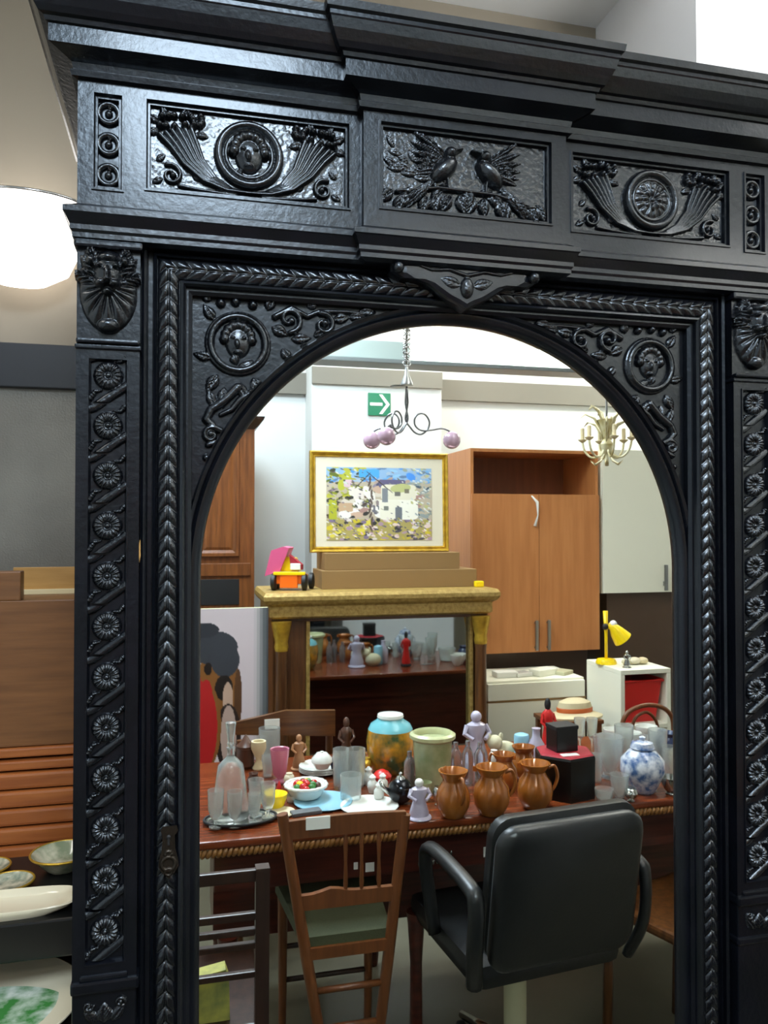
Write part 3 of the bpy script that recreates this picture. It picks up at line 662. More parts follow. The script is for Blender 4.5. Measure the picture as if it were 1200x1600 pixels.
scat(60, 0, .4, .45, 1, ['6b6a3a', 'a8ab3c', '4c4a44', 'c9cfc4', '8a7a84'], (.010, .026), (.006, .012), (-1.2, -.4))
scat(60, .8, 1, .2, 1, ['8f9a98', '6c7a80', 'cfd6d0', 'b8b878', 'd8dcd4'], (.010, .026), (.006, .012), (-1.2, -.4))
scat(120, 0, 1, .02, .30, ['c8b428', '6c5c68', 'e0d4cc', '58525a', 'a8a040', 'd0a8b0'], (.010, .024), (.005, .011), (-1.2, -.3))
scat(70, 0, 1, .05, .95, ['5a5862', '8a8680', 'd8d4c8', '6d6f5c', 'b8b098'], (.008, .022), (.004, .009), (-1.1, -.5))
for k_ in range(12): S.append((.415+.012*math.sin(k_*1.1), .16+.062*k_, .011, .045, .25*math.cos(k_), '5a4a40'))
S.append((.5, .8, .006, .2, .7, '40342c')); S.append((.34, .82, .006, .14, -.6, '40342c'))
fn = strokes([(.28, 'a89a58'), (.8, 'b9ab94'), (1, '8fb0d0')], S, True)
tl, br = at(485, 703, 2.62), at(702, 862, 2.62); w, hgt = br.x-tl.x, tl.z-br.z
t = thing('framed_painting', 'gilt framed village painting with a cream mount leaning against the white column', 'painting', (tl.x, 2.62, br.z))
t.rotation_euler = (.03, 0, 0)
mb = MB(); mb.rings([[(i, y, i), (w-i, y, i), (w-i, y, hgt-i), (i, y, hgt-i)] for i, y in ((0, .03), (0, .005), (.006, -.004), (.014, .0), (.018, .008), (.024, .004), (.030, .012))], closed=True)
mb.build('frame', M_['gilt'], t)
mb = MB(); mb.add([(.03, .012, .03), (w-.03, .012, .03), (w-.03, .012, hgt-.03), (.03, .012, hgt-.03)], [(0, 1, 2, 3)]); mb.box(.0, w, .014, .028, 0, hgt); mb.build('mount', mat('cream_mount', 'ddd3ba', .8), t)
ml, mr, mbz, mt = (510-485)/217*w, (675-485)/217*w, (862-843)/159*hgt, (862-728)/159*hgt
canvas('canvas', mr-ml, mt-mbz, 200, 150, fn, t, y=.010, x0=ml, z0=mbz)
# stacked boards under the painting
gz = 1.296
zt = at(600, 866, 2.6).z; zm = at(600, 890, 2.55).z
a, b = at(503, 900, 2.5), at(745, 900, 2.5)
tag(MB().box(a.x, b.x, 2.5, 2.78, 0, zm-gz, .003).build('cardboard_box', M_['card'], loc=(0, 0, gz)), 'flat brown box under the painting, lower and wider of two', 'box')
tag(MB().box(a.x+.02, b.x-.08, 2.53, 2.78, 0, br.z-zm, .003).build('cardboard_box', M_['card'], loc=(0, 0, zm)), 'flat brown box directly under the painting, upper of two', 'box')
p = at(745, 902, 2.46)
tag(MB().box(-.02, .025, -.01, .02, 0, .03, .006).build('yellow_block', M_['yellow'], loc=(p.x+.01, 2.46, gz)), 'small bright yellow block on the right end of the gilt cabinet top', 'toy')
# toy dump truck
p = at(455, 918, 2.5); t = thing('toy_truck', 'orange and yellow toy dump truck with pink tipper on the gilt cabinet', 'toy', (p.x, 2.52, gz), -.3)
k = mpp(p)
MB().box(-20*k, 24*k, -.05, .07, 10*k, 24*k, .006).build('chassis', M_['orange'], t)
MB().box(-14*k, 14*k, -.058, -.04, 4*k, 26*k, .004).build('grille', M_['orange'], t)
MB().box(-24*k, 26*k, -.062, -.045, 24*k, 29*k, .003).build('bumper', M_['yellow'], t)
MB().prism([(-14*k, 29*k), (14*k, 29*k), (8*k, 50*k), (-8*k, 52*k)], -.03, .05).build('cab', M_['yellow'], t)
MB().prism([(-38*k, 22*k), (-14*k, 30*k), (0, 66*k), (-10*k, 68*k), (-28*k, 62*k)], -.05, .09).build('tipper', M_['pink'], t)
MB().prism([(0, 56*k), (20*k, 40*k), (20*k, 32*k), (2*k, 38*k)], -.045, .0).build('side_arm', M_['redv'], t)
MB().box(2*k, 18*k, -.05, -.035, 32*k, 42*k, .003).build('windscreen', M_['whiteg'], t)
for x, y in ((-24, -.04), (24, -.04), (-24, .06), (30, .06)):
    mb = MB().lathe([(10*k, -.012), (13*k, -.008), (13*k, .008), (10*k, .012), (4*k, .013)], 18, M=Matrix.Translation((x*k, y, 13*k)) @ Matrix.Rotation(PI/2, 4, 'Y'))
    mb.build('wheel', M_['blk'], t, smooth=True)
# gilt display cabinet
a, b = at(412, 920, 2.32), at(782, 912, 2.32)
gx0, gx1 = a.x, b.x; gc = thing('display_cabinet', 'walnut display cabinet with gilt cornice, corner capitals and a reflecting glass door', 'cabinet', (gx0, 2.4, 0)); w = gx1-gx0
def gp(px, py, Y=2.4): v = at(px, py, Y); return v.x-gx0, v.z
MB().box(.05, w-.05, .03, .40, .0, 1.22, .003).build('carcass', M_['walnut'], gc)
mb = MB(); rs = []
for o, z in ((-.045, 1.175), (-.03, 1.185), (-.03, 1.232), (-.01, 1.245), (.0, 1.262), (.0, 1.28), (-.01, 1.296)): rs.append([(-o, -.08-o, z), (w+o, -.08-o, z), (w+o, .40, z), (-o, .40, z)])
mb.rings(rs, cap0=True, cap1=True); mb.build('cornice', M_['dullgilt'], gc)
MB().box(.042, w-.042, -.02, .03, 1.16, 1.176, .003).build('frieze_rail', M_['walnutx'], gc)
x0, _ = gp(482, 1000); x1, zt = gp(735, 960)
MB().box(.05, x0-.012, .0, .03, .1, 1.16, .003).build('door_stile', M_['walnut'], gc); MB().box(x1+.012, w-.05, .0, .03, .1, 1.16, .003).build('door_stile', M_['walnut'], gc)
MB().box(x0-.012, x1+.012, .0, .03, zt+.01, 1.16, .003).build('door_rail', M_['walnutx'], gc)
MB().box(x0, x1, .022, .028, .25, zt, 0).build('glass_door', mat('dark_reflecting_glass', (.42, .45, .44), .03, 1), gc)
mb = MB(); 
for q in (((x0-.012, x0+.006), (.25, zt+.012)), ((x1-.006, x1+.012), (.25, zt+.012)), ((x0, x1), (zt-.004, zt+.012))): mb.box(q[0][0], q[0][1], -.008, .021, q[1][0], q[1][1], .003)
mb.build('glass_bead', M_['dullgilt'], gc)
for sx in (.085, w-.085):
    MB().lathe([(.036, .08), (.036, .1), (.028, .12), (.030, .5), (.027, 1.0), (.030, 1.03)], 20, (sx, -.035, 0)).build('column', M_['walnut'], gc, smooth=True)
    MB().lathe([(.030, 1.03), (.033, 1.05), (.030, 1.07), (.038, 1.11), (.046, 1.15), (.048, 1.165)], 20, (sx, -.035, 0)).build('capital', M_['gilt'], gc, smooth=True)
MB().box(.03, w-.03, -.09, .40, 0, .08, .004).build('plinth', M_['walnut'], gc)
# carved cabinet at far left
a = at(398, 700, 3.0); zt = at(390, 665, 3.0).z
t = thing('carved_cabinet', 'tall brown panelled cabinet against the white wall behind the portrait', 'cabinet', (a.x, 3.0, 0))
MB().box(-.9, 0, .0, .45, 0, zt, .003).build('carcass', M_['carvcab'], t)
MB().rings([[(-.92, -o, z), (o, -o, z), (o, .45, z), (-.92, .45, z)] for o, z in ((0, zt-.02), (.02, zt), (.045, zt+.03), (.05, zt+.045))], cap0=True, cap1=True).build('cornice', M_['dchair'], t)
for xx in (-.30, -.62):
    zb, zz = at(350, 870, 3).z, zt-.08
    mb = MB(); mb.rings([[(xx+i, y, zb+i), (xx+.22-i, y, zb+i), (xx+.22-i, y, zz-i), (xx+i, y, zz-i)] for i, y in ((0, .0), (.004, -.02), (.02, -.02), (.035, -.006), (.05, -.012))], cap1=True); mb.build('door_panel', M_['carvcab'], t)
MB().box(-.9, -.02, -.012, 0, at(350, 900, 3).z, at(350, 880, 3).z, .004).build('mid_rail', M_['carvcab'], t)
MB().box(-.86, -.08, -.006, 0, at(350, 945, 3).z, at(350, 905, 3).z, .002).build('dark_panel', M_['blk'], t)
# portrait canvas
a, b = at(300, 1190, 2.1), at(420, 950, 2.1)
zb = .55; px0 = a.x-.06
t = thing('portrait_canvas', 'unframed canvas of an abstract figure in red with a dark hat', 'painting', (px0, 2.12, 0)); w = b.x-px0; hz_ = b.z-zb
P = []
for px, py, rx, ry, an, c in ((395, 1050, 3, 60, .1, 'd69aa6'), (400, 1010, 2, 40, .1, 'e0b2ba'), (352, 1075, 23, 52, .35, '8a5a28'), (330, 1075, 30, 45, 0, '8a5a28'), (333, 1012, 38, 26, -.35, '3a3e46'), (352, 1032, 22, 26, -.5, '3a3e46'),
                              (320, 985, 22, 12, 0, '30343c'), (350, 1075, 14, 20, .2, '1e1512'), (356, 1092, 8, 26, .1, 'c8a894'), (372, 1090, 6, 45, .1, '5a3a20'), (325, 1045, 6, 10, .3, '1e1512'), (356, 1150, 20, 50, .05, '2a1c1a'), (357, 1150, 12, 48, .05, 'bfa59a'),
                              (318, 1135, 27, 72, .12, '8a5a28'), (314, 1137, 25, 72, .12, 'b81e20'), (322, 1090, 10, 28, .2, 'b81e20'), (300, 1130, 20, 90, 0, 'b81e20')):
    q = at(px, py, 2.12); kk_ = mpp(q); P.append(((q.x-px0)/w, (q.z-zb)/hz_, rx*kk_/w, ry*kk_/hz_, 0, c))
MB().box(0, w, .004, .03, zb, b.z, .002).build('stretcher', M_['cream'], t)
fn0 = strokes([(1, 'dccfd4')], P); cols_ = [hexc(c) for c in ('dccfd4', 'cfc6ca', 'b4b0b2', '8d8f91', '63686b', '484d51', '3c4145')]
def pf(u, v):
    c = fn0(u, v)
    e = (u-.80)/.035
    return cols_[min(6, int(e))] if e > 0 else c
canvas('painted_face', w, hz_, 120, 150, pf, t, y=0, z0=zb)
# easel-like stand carrying the canvas
MB().box(0, w, -.02, .06, zb-.03, zb, .003).build('ledge', M_['dchair'], t)
for x in (.03, w-.05): MB().box(x, x+.03, .03, .06, 0, zb, .002).build('leg', M_['dchair'], t)
# cherry wall unit
Y0 = 2.9; a, b = at(735, 700, Y0), at(934, 700, Y0); z1 = a.z; z0 = at(850, 1018, Y0).z; zs = at(830, 772, Y0).z; w = b.x-a.x
t = thing('wall_unit', 'cherry wood wall unit with an open top shelf above two doors', 'cabinet', (a.x, Y0, 0))
mb = MB(); mb.box(0, .018, 0, .42, z0, z1).box(w-.018, w, 0, .42, z0, z1).box(.018, w-.018, 0, .42, z1-.018, z1).box(.018, w-.018, .0, .42, z0, z0+.018).box(.018, w-.018, .02, .42, zs-.018, zs)
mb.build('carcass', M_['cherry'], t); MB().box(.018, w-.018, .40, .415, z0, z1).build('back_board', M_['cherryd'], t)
mid = at(840, 800, Y0).x-a.x
for x0, x1, hx in ((.003, mid-.0015, at(834, 990, Y0).x-a.x), (mid+.0015, w-.003, at(853, 990, Y0).x-a.x)):
    d = MB().box(x0, x1, -.018, 0, z0+.002, zs-.002, .001).build('door', M_['cherry'], t)
    ha, hb = at(834, 1015, Y0).z, at(834, 968, Y0).z
    mb = MB(); mb.box(hx-.009, hx+.009, -.048, -.036, ha, hb, .004).box(hx-.005, hx+.005, -.037, -.018, ha+.01, ha+.02).box(hx-.005, hx+.005, -.037, -.018, hb-.02, hb-.01); mb.build('handle', M_['steel'], d)
tag(MB().tube([at(827, 775, Y0)-Vector((0, .03, 0)), at(836, 785, Y0)-Vector((0, .03, 0)), at(837, 805, Y0)-Vector((0, .03, 0)), at(833, 822, Y0)-Vector((0, .024, 0))], [.004, .009, .003, .009], 8).build('hanging_ornament', M_['paper'], smooth=2), 'small white ornament on a string hanging on the cherry wall unit doors', 'ornament')
Zb = z0
# plinth that carries the unit
tag(MB().box(a.x+.02, b.x-.02, 3.0, 3.3, 0, Zb).build('storage_chest', M_['brownp']), 'dark brown chest carrying the cherry wall unit', 'chest')
# white wall cabinet
Y1 = 2.9; c = at(936, 702, Y1); d = at(1040, 925, Y1)
t = thing('wall_cabinet', 'plain white tall cabinet right of the cherry wall unit with a long handle', 'cabinet', (c.x+.012, Y1, 0)); w = 1.15
MB().box(0, w, 0, .42, d.z, c.z, .002).build('carcass', M_['white'], t); dd = MB().box(.002, w*.62, -.018, 0, d.z+.002, c.z-.002, .001).build('door', M_['white'], t)
hx = at(1032, 905, Y1).x-c.x; mb = MB(); mb.box(hx-.012, hx+.012, -.045, -.036, at(1033, 930, Y1).z+.03, at(1033, 882, Y1).z, .004).box(hx-.006, hx+.006, -.038, -.018, at(1033, 915, Y1).z, at(1033, 908, Y1).z); mb.build('handle', M_['steel'], dd)
MB().box(.05, w, .03, .4, 0, d.z).build('lower_panel', M_['brownp'], t)
# white base unit in front
a, b = at(768, 1065, 2.55), at(915, 1065, 2.55); z1 = a.z; w = b.x-a.x+.02
t = thing('base_unit', 'low white kitchen base unit with drawers and books on top below the cherry unit', 'cabinet', (a.x-.03, 2.55, 0))
MB().box(0, w, 0, .35, .06, z1, .003).build('carcass', M_['white'], t)
MB().box(.02, w-.02, .02, .33, 0, .06).build('kick_board', M_['blk'], t)
zz = [z1-.008, at(800, 1094, 2.55).z, .40, .08]
for i in range(3): MB().box(.004, w-.004, -.018, 0, zz[i+1]+.004, zz[i]-.004, .002).build('drawer', M_['white'], t)
MB().box(.0, w, -.02, -.004, zz[1]-.006, zz[1]+.003).build('handle_strip', M_['oak'], t)
for i, (px, ww, hh, m) in enumerate(((790, .06, .03, 'paper'), (815, .05, .022, 'cer'), (850, .07, .035, 'white'), (880, .05, .02, 'cream'))):
    p = at(px, 1060, 2.65); tag(MB().box(-ww, ww, -.04, .04, 0, hh, .006).build('folded_cloth', M_[m], loc=(p.x, 2.66, z1), rz=.2*i), ['folded white cloth at the left end of the base unit top', 'second small white bundle from the left on the base unit top', 'thickest pale bundle on the base unit top', 'cream bundle next to the white shelf box on the base unit'][i], 'cloth')
# white cube shelf with red bin
Y2 = 2.2; a, b = at(970, 1048, Y2), at(1048, 1036, Y2); z1 = a.z; z0 = at(970, 1135, Y2).z; w = b.x-a.x
t = thing('cube_shelf', 'white open cube shelf unit holding a red bin', 'shelf', (a.x, Y2, 0)); dp = .34
MB().box(0, .022, 0, dp, 0, z1-.022, .002).build('side_panel', M_['white'], t); MB().box(w-.022, w, 0, dp, 0, z1-.022, .002).build('side_panel', M_['white'], t)
MB().box(0, w, 0, dp, z1-.022, z1, .002).build('top', M_['white'], t); MB().box(.022, w-.022, .0, dp, z0-.02, z0, .002).build('bottom_shelf', M_['white'], t); MB().box(.022, w-.022, dp-.01, dp, z0, z1-.022).build('back_panel', M_['redv'], t)
zb = at(1000, 1066, Y2).z
t = thing('storage_bin', 'red plastic bin with a rolled rim inside the white cube shelf', 'bin', (a.x+w/2, Y2+.17, z0)); hw = w/2-.03
mb = MB(); mb.rings([[(-q, -r_, z), (q, -r_, z), (q, r_, z), (-q, r_, z)] for q, r_, z in ((hw*.82, .11, 0), (hw*.98, .14, zb-z0), (hw*.92, .13, zb-z0), (hw*.78, .10, .01))], cap0=True, cap1=True); mb.build('body', M_['red'], t)
MB().tube([(-hw, -.145, zb-z0), (hw, -.145, zb-z0), (hw, .145, zb-z0), (-hw, .145, zb-z0)], .008, 8, closed=True).build('rim', M_['red'], t)
# yellow desk lamp on the cube
p = at(937, 1032, 2.42); k = mpp(p); t = thing('desk_lamp', 'small yellow desk lamp with cone shade on the white cube shelf', 'lamp', (a.x+.035, 2.40, z1))
k = mpp(t.location*Vector((1, -1, 1)))
MB().lathe([(16*k, 0), (16*k, 3*k), (14*k, 7*k), (3*k, 8*k)], 24).build('base', M_['yellow'], t, smooth=True)
MB().tube([(0, 0, 6*k), (0, 0, 45*k), (-1*k, 0, 82*k)], [2.5*k, 2.5*k, 4*k], 8).build('stem', M_['yellow'], t, smooth=2)
MB().ball((-3*k, -.01, 58*k), 5*k).build('joint', M_['blk'], t, smooth=2)
MB().tube([(2*k, -.01, 60*k), (8*k, -.02, 58*k), (14*k, -.025, 50*k), (24*k, -.03, 38*k)], [4*k, 7*k, 11*k, 15*k], 18).build('shade', M_['yellow'], t, smooth=True)
MB().ball((9*k, -.02, 62*k), 6*k).build('bulb_cap', M_['cer'], t, smooth=2)
def figurine(name, label, loc, hgt, r, m, cat='figurine', base=None, arms=True, rz=0, hair=None):
    t = thing(name, label, cat, loc, rz); s = hgt
    MB().lathe([(r*.9, 0), (r, .02*s), (r*.95, .05*s), (r*.7, .07*s)], 16).build('base', base or m, t, smooth=True)
    mb = MB(); mb.lathe([(r*.75, .06*s), (r*.8, .15*s), (r*.6, .35*s), (r*.45, .5*s), (r*.68, .65*s), (r*.62, .74*s), (r*.25, .8*s)], 16, sy=.75)
    if arms:
        for q in (-1, 1): mb.tube([(q*r*.6, 0, .72*s), (q*r*.85, -r*.2, .58*s), (q*r*.4, -r*.6, .5*s)], [r*.2, r*.17, r*.13], 7)
    mb.build('body', m, t, smooth=True)
    MB().ball((0, 0, .88*s), r*.36, r*.36, .11*s).build('head', hair or m, t, smooth=2); return t
figurine('glass_figurine', 'small clear silver figurine right of the yellow lamp', (a.x+.075, 2.27, z1), .085, .022, M_['silver'])
for i, (dx, rr, m) in enumerate(((.115, .026, 'plush'), (.16, .032, 'creamcer'), (.205, .030, 'hat'))):
    tag(MB().ball((0, 0, rr*.6), rr, rr*.8, rr*.6).build('seashell', M_[m], smooth=2, loc=(a.x+dx, 2.34, z1)), ['small cream ball shaped shell nearest the yellow lamp', 'middle large pale shell on the white cube shelf', 'rightmost tan shell on the white cube shelf'][i], 'shell', 'shells on the cube shelf')
# chandeliers
def hang_rod(t, z): MB().tube([(0, 0, z), (0, 0, CEIL-t.location.z)], .005, 8).build('rod', M_['chrome'], t)
Y3 = 1.75; c = at(640, 660, Y3); k = mpp(c)
t = thing('chandelier', 'chrome scroll arm chandelier with mauve glass balls before the exit sign', 'chandelier', (c.x-.012, Y3, c.z))
hang_rod(t, 60*k)
MB().lathe([(10*k, 58*k), (10*k, 60*k), (4*k, 74*k), (2*k, 90*k)], 16).build('canopy', M_['steel'], t, smooth=True)
MB().lathe([(12*k, 54*k), (13*k, 56*k), (2*k, 58*k)], 16, (-14*k, 0, 0)).build('drip_plate', M_['steel'], t, smooth=True)
for i in range(10): MB().tube([(6*k*math.cos(j*PI/4+i), 6*k*math.sin(j*PI/4+i)*.3, (92+i*7+5*math.sin(j*PI/4))*k) for j in range(8)], 1*k, 5, closed=True).build('chain_link', M_['chrome'], t, smooth=2)
def arm(ang, L):
    P = [(0, 56), (2, 30), (-2, 5), (6, -8), (14, -16), (24, -18), (34, -10), (37, 2), (30, 13), (20, 14), (13, 6), (14, -5), (24, -12), (40, -11), (L*.8, -8), (L, -14)]
    # smooth the path
    Q = []
    for i in range(len(P)-1):
        p0, p1, p2, p3 = P[max(i-1, 0)], P[i], P[i+1], P[min(i+2, len(P)-1)]
        for s_ in range(4):
            u = s_/4; Q.append(tuple(.5*((2*p1[j])+(-p0[j]+p2[j])*u+(2*p0[j]-5*p1[j]+4*p2[j]-p3[j])*u*u+(-p0[j]+3*p1[j]-3*p2[j]+p3[j])*u**3) for j in (0, 1)))
    Q.append(P[-1]); ca, sa = math.cos(ang), math.sin(ang)
    o = MB().tube([(x*k*ca, x*k*sa, z*k) for x, z in Q], 1.5*k, 7).build('arm', M_['scroll'], t, smooth=2)
    g_ = MB().ball((L*k*ca, L*k*sa, -26*k), 14*k, seg=20, n=14).build('glass_ball', M_['lilac'], o, smooth=2)
arm(0, 74); arm(2.55, 58); arm(-2.5, 50)
Y4 = 1.75; c = at(948, 690, Y4); k = mpp(c)
t = thing('chandelier', 'pale gold chandelier with curled leaves and candle cups near the cherry unit', 'chandelier', (c.x, Y4, c.z)); hang_rod(t, 20*k)
MB().lathe([(3*k, -20*k), (8*k, -14*k), (10*k, -4*k), (5*k, 4*k), (8*k, 14*k), (13*k, 30*k), (15*k, 34*k), (4*k, 36*k)], 20).build('centre_cup', M_['antgold'], t, smooth=True)
for i in range(6):
    a_ = i*PI/3+.3; ca, sa = math.cos(a_), math.sin(a_)
    o = MB().tube(smooth([(x*k*ca, x*k*sa, z*k) for x, z in ((4, -8), (12, -22), (24, -24), (34, -14), (38, 0))]), 1.8*k, 7).build('arm', M_['antgold'], t, smooth=2)
    MB().lathe([(2*k, 0), (6*k, 3*k), (7*k, 5*k), (3*k, 6*k), (3*k, 22*k), (2*k, 23*k)], 12, (38*k*ca, 38*k*sa, 0)).build('candle_cup', M_['hat'], o, smooth=True)
for i in range(9):
    a_ = i*2*PI/9; ca, sa = math.cos(a_), math.sin(a_); zz = 10*(i % 3)
    MB().tube([(x*k*ca, x*k*sa, z*k) for x, z in ((3, -10+zz), (8, 8+zz), (19, 27+zz), (33, 33+zz), (41, 26+zz))], [1*k, 4.6*k, 5.4*k, 3*k, .4*k], 6, flat=.35).build('leaf', M_['antgold'], t, smooth=2)
for i in range(6):
    a_ = i*PI/3; ca, sa = math.cos(a_), math.sin(a_)
    MB().tube([(x*k*ca, x*k*sa, z*k) for x, z in ((3, -18), (10, -30), (20, -36), (28, -30))], [1*k, 3*k, 3*k, .5*k], 6, flat=.35).build('leaf', M_['antgold'], t, smooth=2)

# ------------------------------------------------------------------ the long table
TZ = .75; TY0, TY1, TX0, TX1 = .915, 1.66, -.0+.035, 2.25
tb = thing('long_table', 'long mahogany table with gadrooned edge crowded with bric-a-brac', 'table', (0, 0, 0))
MB().box(TX0, TX1, TY0, TY1, TZ-.022, TZ, .006).build('tabletop', M_['mahotop'], tb)
mb = MB(); 
for i in range(int((TX1-TX0)/.014)):
    x = TX0+.007+i*.014; mb.ball((x, TY0+.008, TZ-.034), .0085, .012, .015, 8, 6, M=Matrix.Translation((x, 0, TZ-.034)) @ Matrix.Rotation(.5, 4, 'Y') @ Matrix.Translation((-x, 0, -(TZ-.034))))
mb.build('gadrooned_edge', wood('edge_wood', '7a5024', '8d6230', .3), tb, smooth=2)
ap = MB().box(TX0+.05, TX1-.05, TY0+.05, TY0+.075, TZ-.16, TZ-.022, .002).build('apron', M_['maho'], tb)
MB().box(TX0+.05, TX1-.05, TY1-.075, TY1-.05, TZ-.14, TZ-.022).build('apron', M_['maho'], tb)
MB().box(TX0+.06, TX1-.06, TY0+.37, TY1-.06, TZ-.45, TZ-.022).build('lower_case', M_['maho'], tb)
p = at(645, 1540, 1.05)
for x, y in ((TX0+.09, TY0+.09), (p.x, TY0+.1), (TX1-.09, TY0+.09), (TX0+.09, TY1-.09), (p.x, TY1-.09), (TX1-.09, TY1-.09)):
    MB().lathe([(.016, 0), (.02, .04), (.018, .3), (.026, .42), (.03, TZ-.3)], 14, (x, y, 0)).build('leg', M_['maho'], tb, smooth=True)
# carved brackets on apron
p = at(680, 1338, TY0+.05); mb = MB()
for r_ in range(2):
    for i in range(10): mb.ball((p.x-.05+.011*i, TY0+.048, p.z+.006-.022*r_), .0035, .004, .008, 6, 5)
mb.build('carved_fretwork', M_['silver'], tb, smooth=2)

# helper to drop things on the table from where their foot shows
def foot(px, py, z=TZ): p = atz(px, py, z); return p, mpp(p)
def jar(name, label, px, py, wpx, hpx, prof, m, cat, mats=None, seg=24, group=None, sy=1, z=TZ):
    p, k = foot(px, py, z); w = wpx*k/2; h = hpx*k
    return tag(MB().lathe([(r*w, zz*h) for r, zz in prof], seg, sy=sy).build(name, m, smooth=True, loc=(p.x, p.y, z)), label, cat, group)
# tray and glassware at left
p, k = foot(376, 1283); rx = 56*k
t = thing('serving_tray', 'oval silver tray with a dark rim under the glass decanters', 'tray', (p.x, p.y, TZ))
MB().lathe([(.9, 0), (.97, .004), (1, .008), (.96, .009), (.93, .004), (.01, .004)], 40, sx=rx, sy=rx*.62).build('dish', M_['silver'], t, smooth=True)
MB().tube([(rx*math.cos(a*PI/24), rx*.62*math.sin(a*PI/24), .010) for a in range(48)], .004, 6, closed=True).build('rim', M_['blk'], t, smooth=2)
tx, ty, tr, kk = p.x, p.y, TZ+.0045, k
t = thing('decanter', 'bell shaped cut glass decanter with a tall stopper on the oval tray', 'decanter', (tx-.028, ty+.015, tr))
hh = 150*kk
MB().lathe([(.040, 0), (.052, .006), (.055, .02), (.049, .2*hh), (.042, .42*hh), (.036, .56*hh), (.020, .62*hh), (.011, .65*hh), (.010, .71*hh), (.013, .74*hh)], 24).build('body', M_['glass'], t, smooth=True)
MB().lathe([(.006, .74*hh), (.011, .78*hh), (.008, .80*hh), (.014, .95*hh), (.016, hh), (.004, hh+.002)], 10).build('stopper', M_['glass'], t)
lab = ['faceted drinking glass at the left edge of the oval tray', 'wine glass in front of the decanter on the oval tray', 'short glass right of the decanter on the oval tray', 'wine glass at the right edge of the oval tray', 'small glass at the front of the oval tray']
gl0 = None
for i, (dx, dy, s_) in enumerate(((-.072, -.045, .95), (-.020, -.052, .95), (.046, .022, 1), (.078, -.004, .95), (.036, -.036, .8))):
    if gl0 is None:
        gl0 = thing('drinking_glass', lab[0], 'glass', (tx+dx, ty+dy, tr), 0, 'glasses on the oval tray')
        MB().lathe([(.018, 0), (.019, .004), (.005, .008), (.005, .02), (.014, .028), (.021, .05), (.023, .105), (.0215, .105), (.019, .05), (.010, .031), (.001, .03)], 20).build('bowl', M_['glass'], gl0, smooth=True)
    else: dup(gl0, None, (tx+dx, ty+dy, tr), 0, lab[i], s_)
pot = [(.5, 0), (.8, .05), (1, .35), (.95, .6), (.6, .85), (.62, .95), (.75, 1), (.68, 1), (.5, .86)]
cyl = [(.85, 0), (.95, .03), (1, .95), (1, 1), (.92, 1), (.88, .1), (.01, .08)]
t = jar('coffee_pot', 'dark brown lidded pot behind the decanter stopper', 384, 1200, 30, 52, [(.6, 0), (.9, .1), (.85, .6), (1, .62), (1, .68), (.5, .8), (.2, .95), (.05, 1)], M_['statue'], 'pot')
jar('wooden_vase', 'small pale tan waisted vase behind the tray glasses', 404, 1202, 24, 44, [(.7, 0), (.8, .05), (.35, .3), (.4, .4), (1, .75), (.95, 1), (.7, 1), (.3, .5)], M_['hat'], 'vase')
jar('glass_pitcher', 'clear glass pitcher left of the pink goblet', 421, 1190, 34, 52, cyl, M_['glass'], 'pitcher')
jar('pink_goblet', 'pink frosted glass goblet with flared rim', 437, 1222, 30, 52, [(.7, 0), (.75, .04), (.3, .12), (.7, .25), (.85, .6), (1, .97), (1, 1), (.88, .98), (.6, .3), (.01, .26)], M_['pinkg'], 'goblet')
p, k = foot(467, 1202); figurine('tan_figurine', 'small tan figurine of a pair right of the pink goblet', (p.x, p.y, TZ), 55*k, 13*k, M_['tan'])
p, k = foot(541, 1196); figurine('standing_statuette', 'tall dark wooden statuette of a draped figure', (p.x, p.y, TZ), 76*k, 14*k, M_['statue'], 'statuette')
p, k = foot(567, 1197); figurine('brass_figurine', 'little brass figurine right of the dark wooden statuette', (p.x, p.y, TZ), 28*k, 9*k, M_['gilt'], arms=False)
p, k = foot(523, 1197); figurine('white_figurine', 'little white figurine left of the dark wooden statuette', (p.x, p.y, TZ), 22*k, 6*k, M_['cer'], arms=False)
def dish(name, label, px, py, r, m, cat='plate', z=TZ, h=.012, n=1):
    p, k = foot(px, py, z)
    return tag(MB().lathe([(r*.5*k, 0), (r*.7*k, .002), (r*k, h), (r*.98*k, h+.002), (r*.65*k, .005), (.001, .004)], 32).build(name, m, smooth=True, loc=(p.x, p.y, z)), label, cat)
for i in range(4):
    p, k = foot(500, 1207); z = TZ+.005*i
    tag(MB().lathe([(16*k, 0), (22*k, .002), (33*k, .011), (32.5*k, .0125), (21*k, .005), (.001, .004)], 32).build('plate', M_['cer'], smooth=True, loc=(p.x, p.y, z)),
        ['lowest white plate of the stack behind the fruit basket', 'second white plate from the bottom of the stack behind the fruit basket', 'third white plate up in the stack behind the fruit basket', 'topmost white plate of the stack behind the fruit basket'][i], 'plate', 'stacked white plates')
jar('sugar_bowl', 'white lidded bowl standing on the stacked plates', 503, 1200, 34, 26, [(.6, 0), (1, .4), (.95, .6), (.5, .9), (.12, .92), (.15, 1), (.02, 1.02)], M_['cer'], 'bowl', z=TZ+.031)
dish('plate', 'pale blue and white plate under the fruit basket', 505, 1255, 46, M_['ltblue'], h=.008)
p, k = foot(478, 1248)
t = thing('fruit_basket', 'white ceramic basket heaped with red, green and yellow fruit', 'basket', (p.x, p.y, TZ+.008))
MB().lathe([(22*k, 0), (26*k, 4*k), (31*k, 16*k), (32*k, 19*k), (27*k, 18*k), (20*k, 10*k), (.001, 9*k)], 28).build('bowl', M_['cer'], t, smooth=True)
MB().tube([((31+1.5*(a % 2))*k*math.cos(a*PI/18), (31+1.5*(a % 2))*k*math.sin(a*PI/18), 18*k) for a in range(36)], 3*k, 6, closed=True).build('woven_rim', M_['cer'], t, smooth=2)
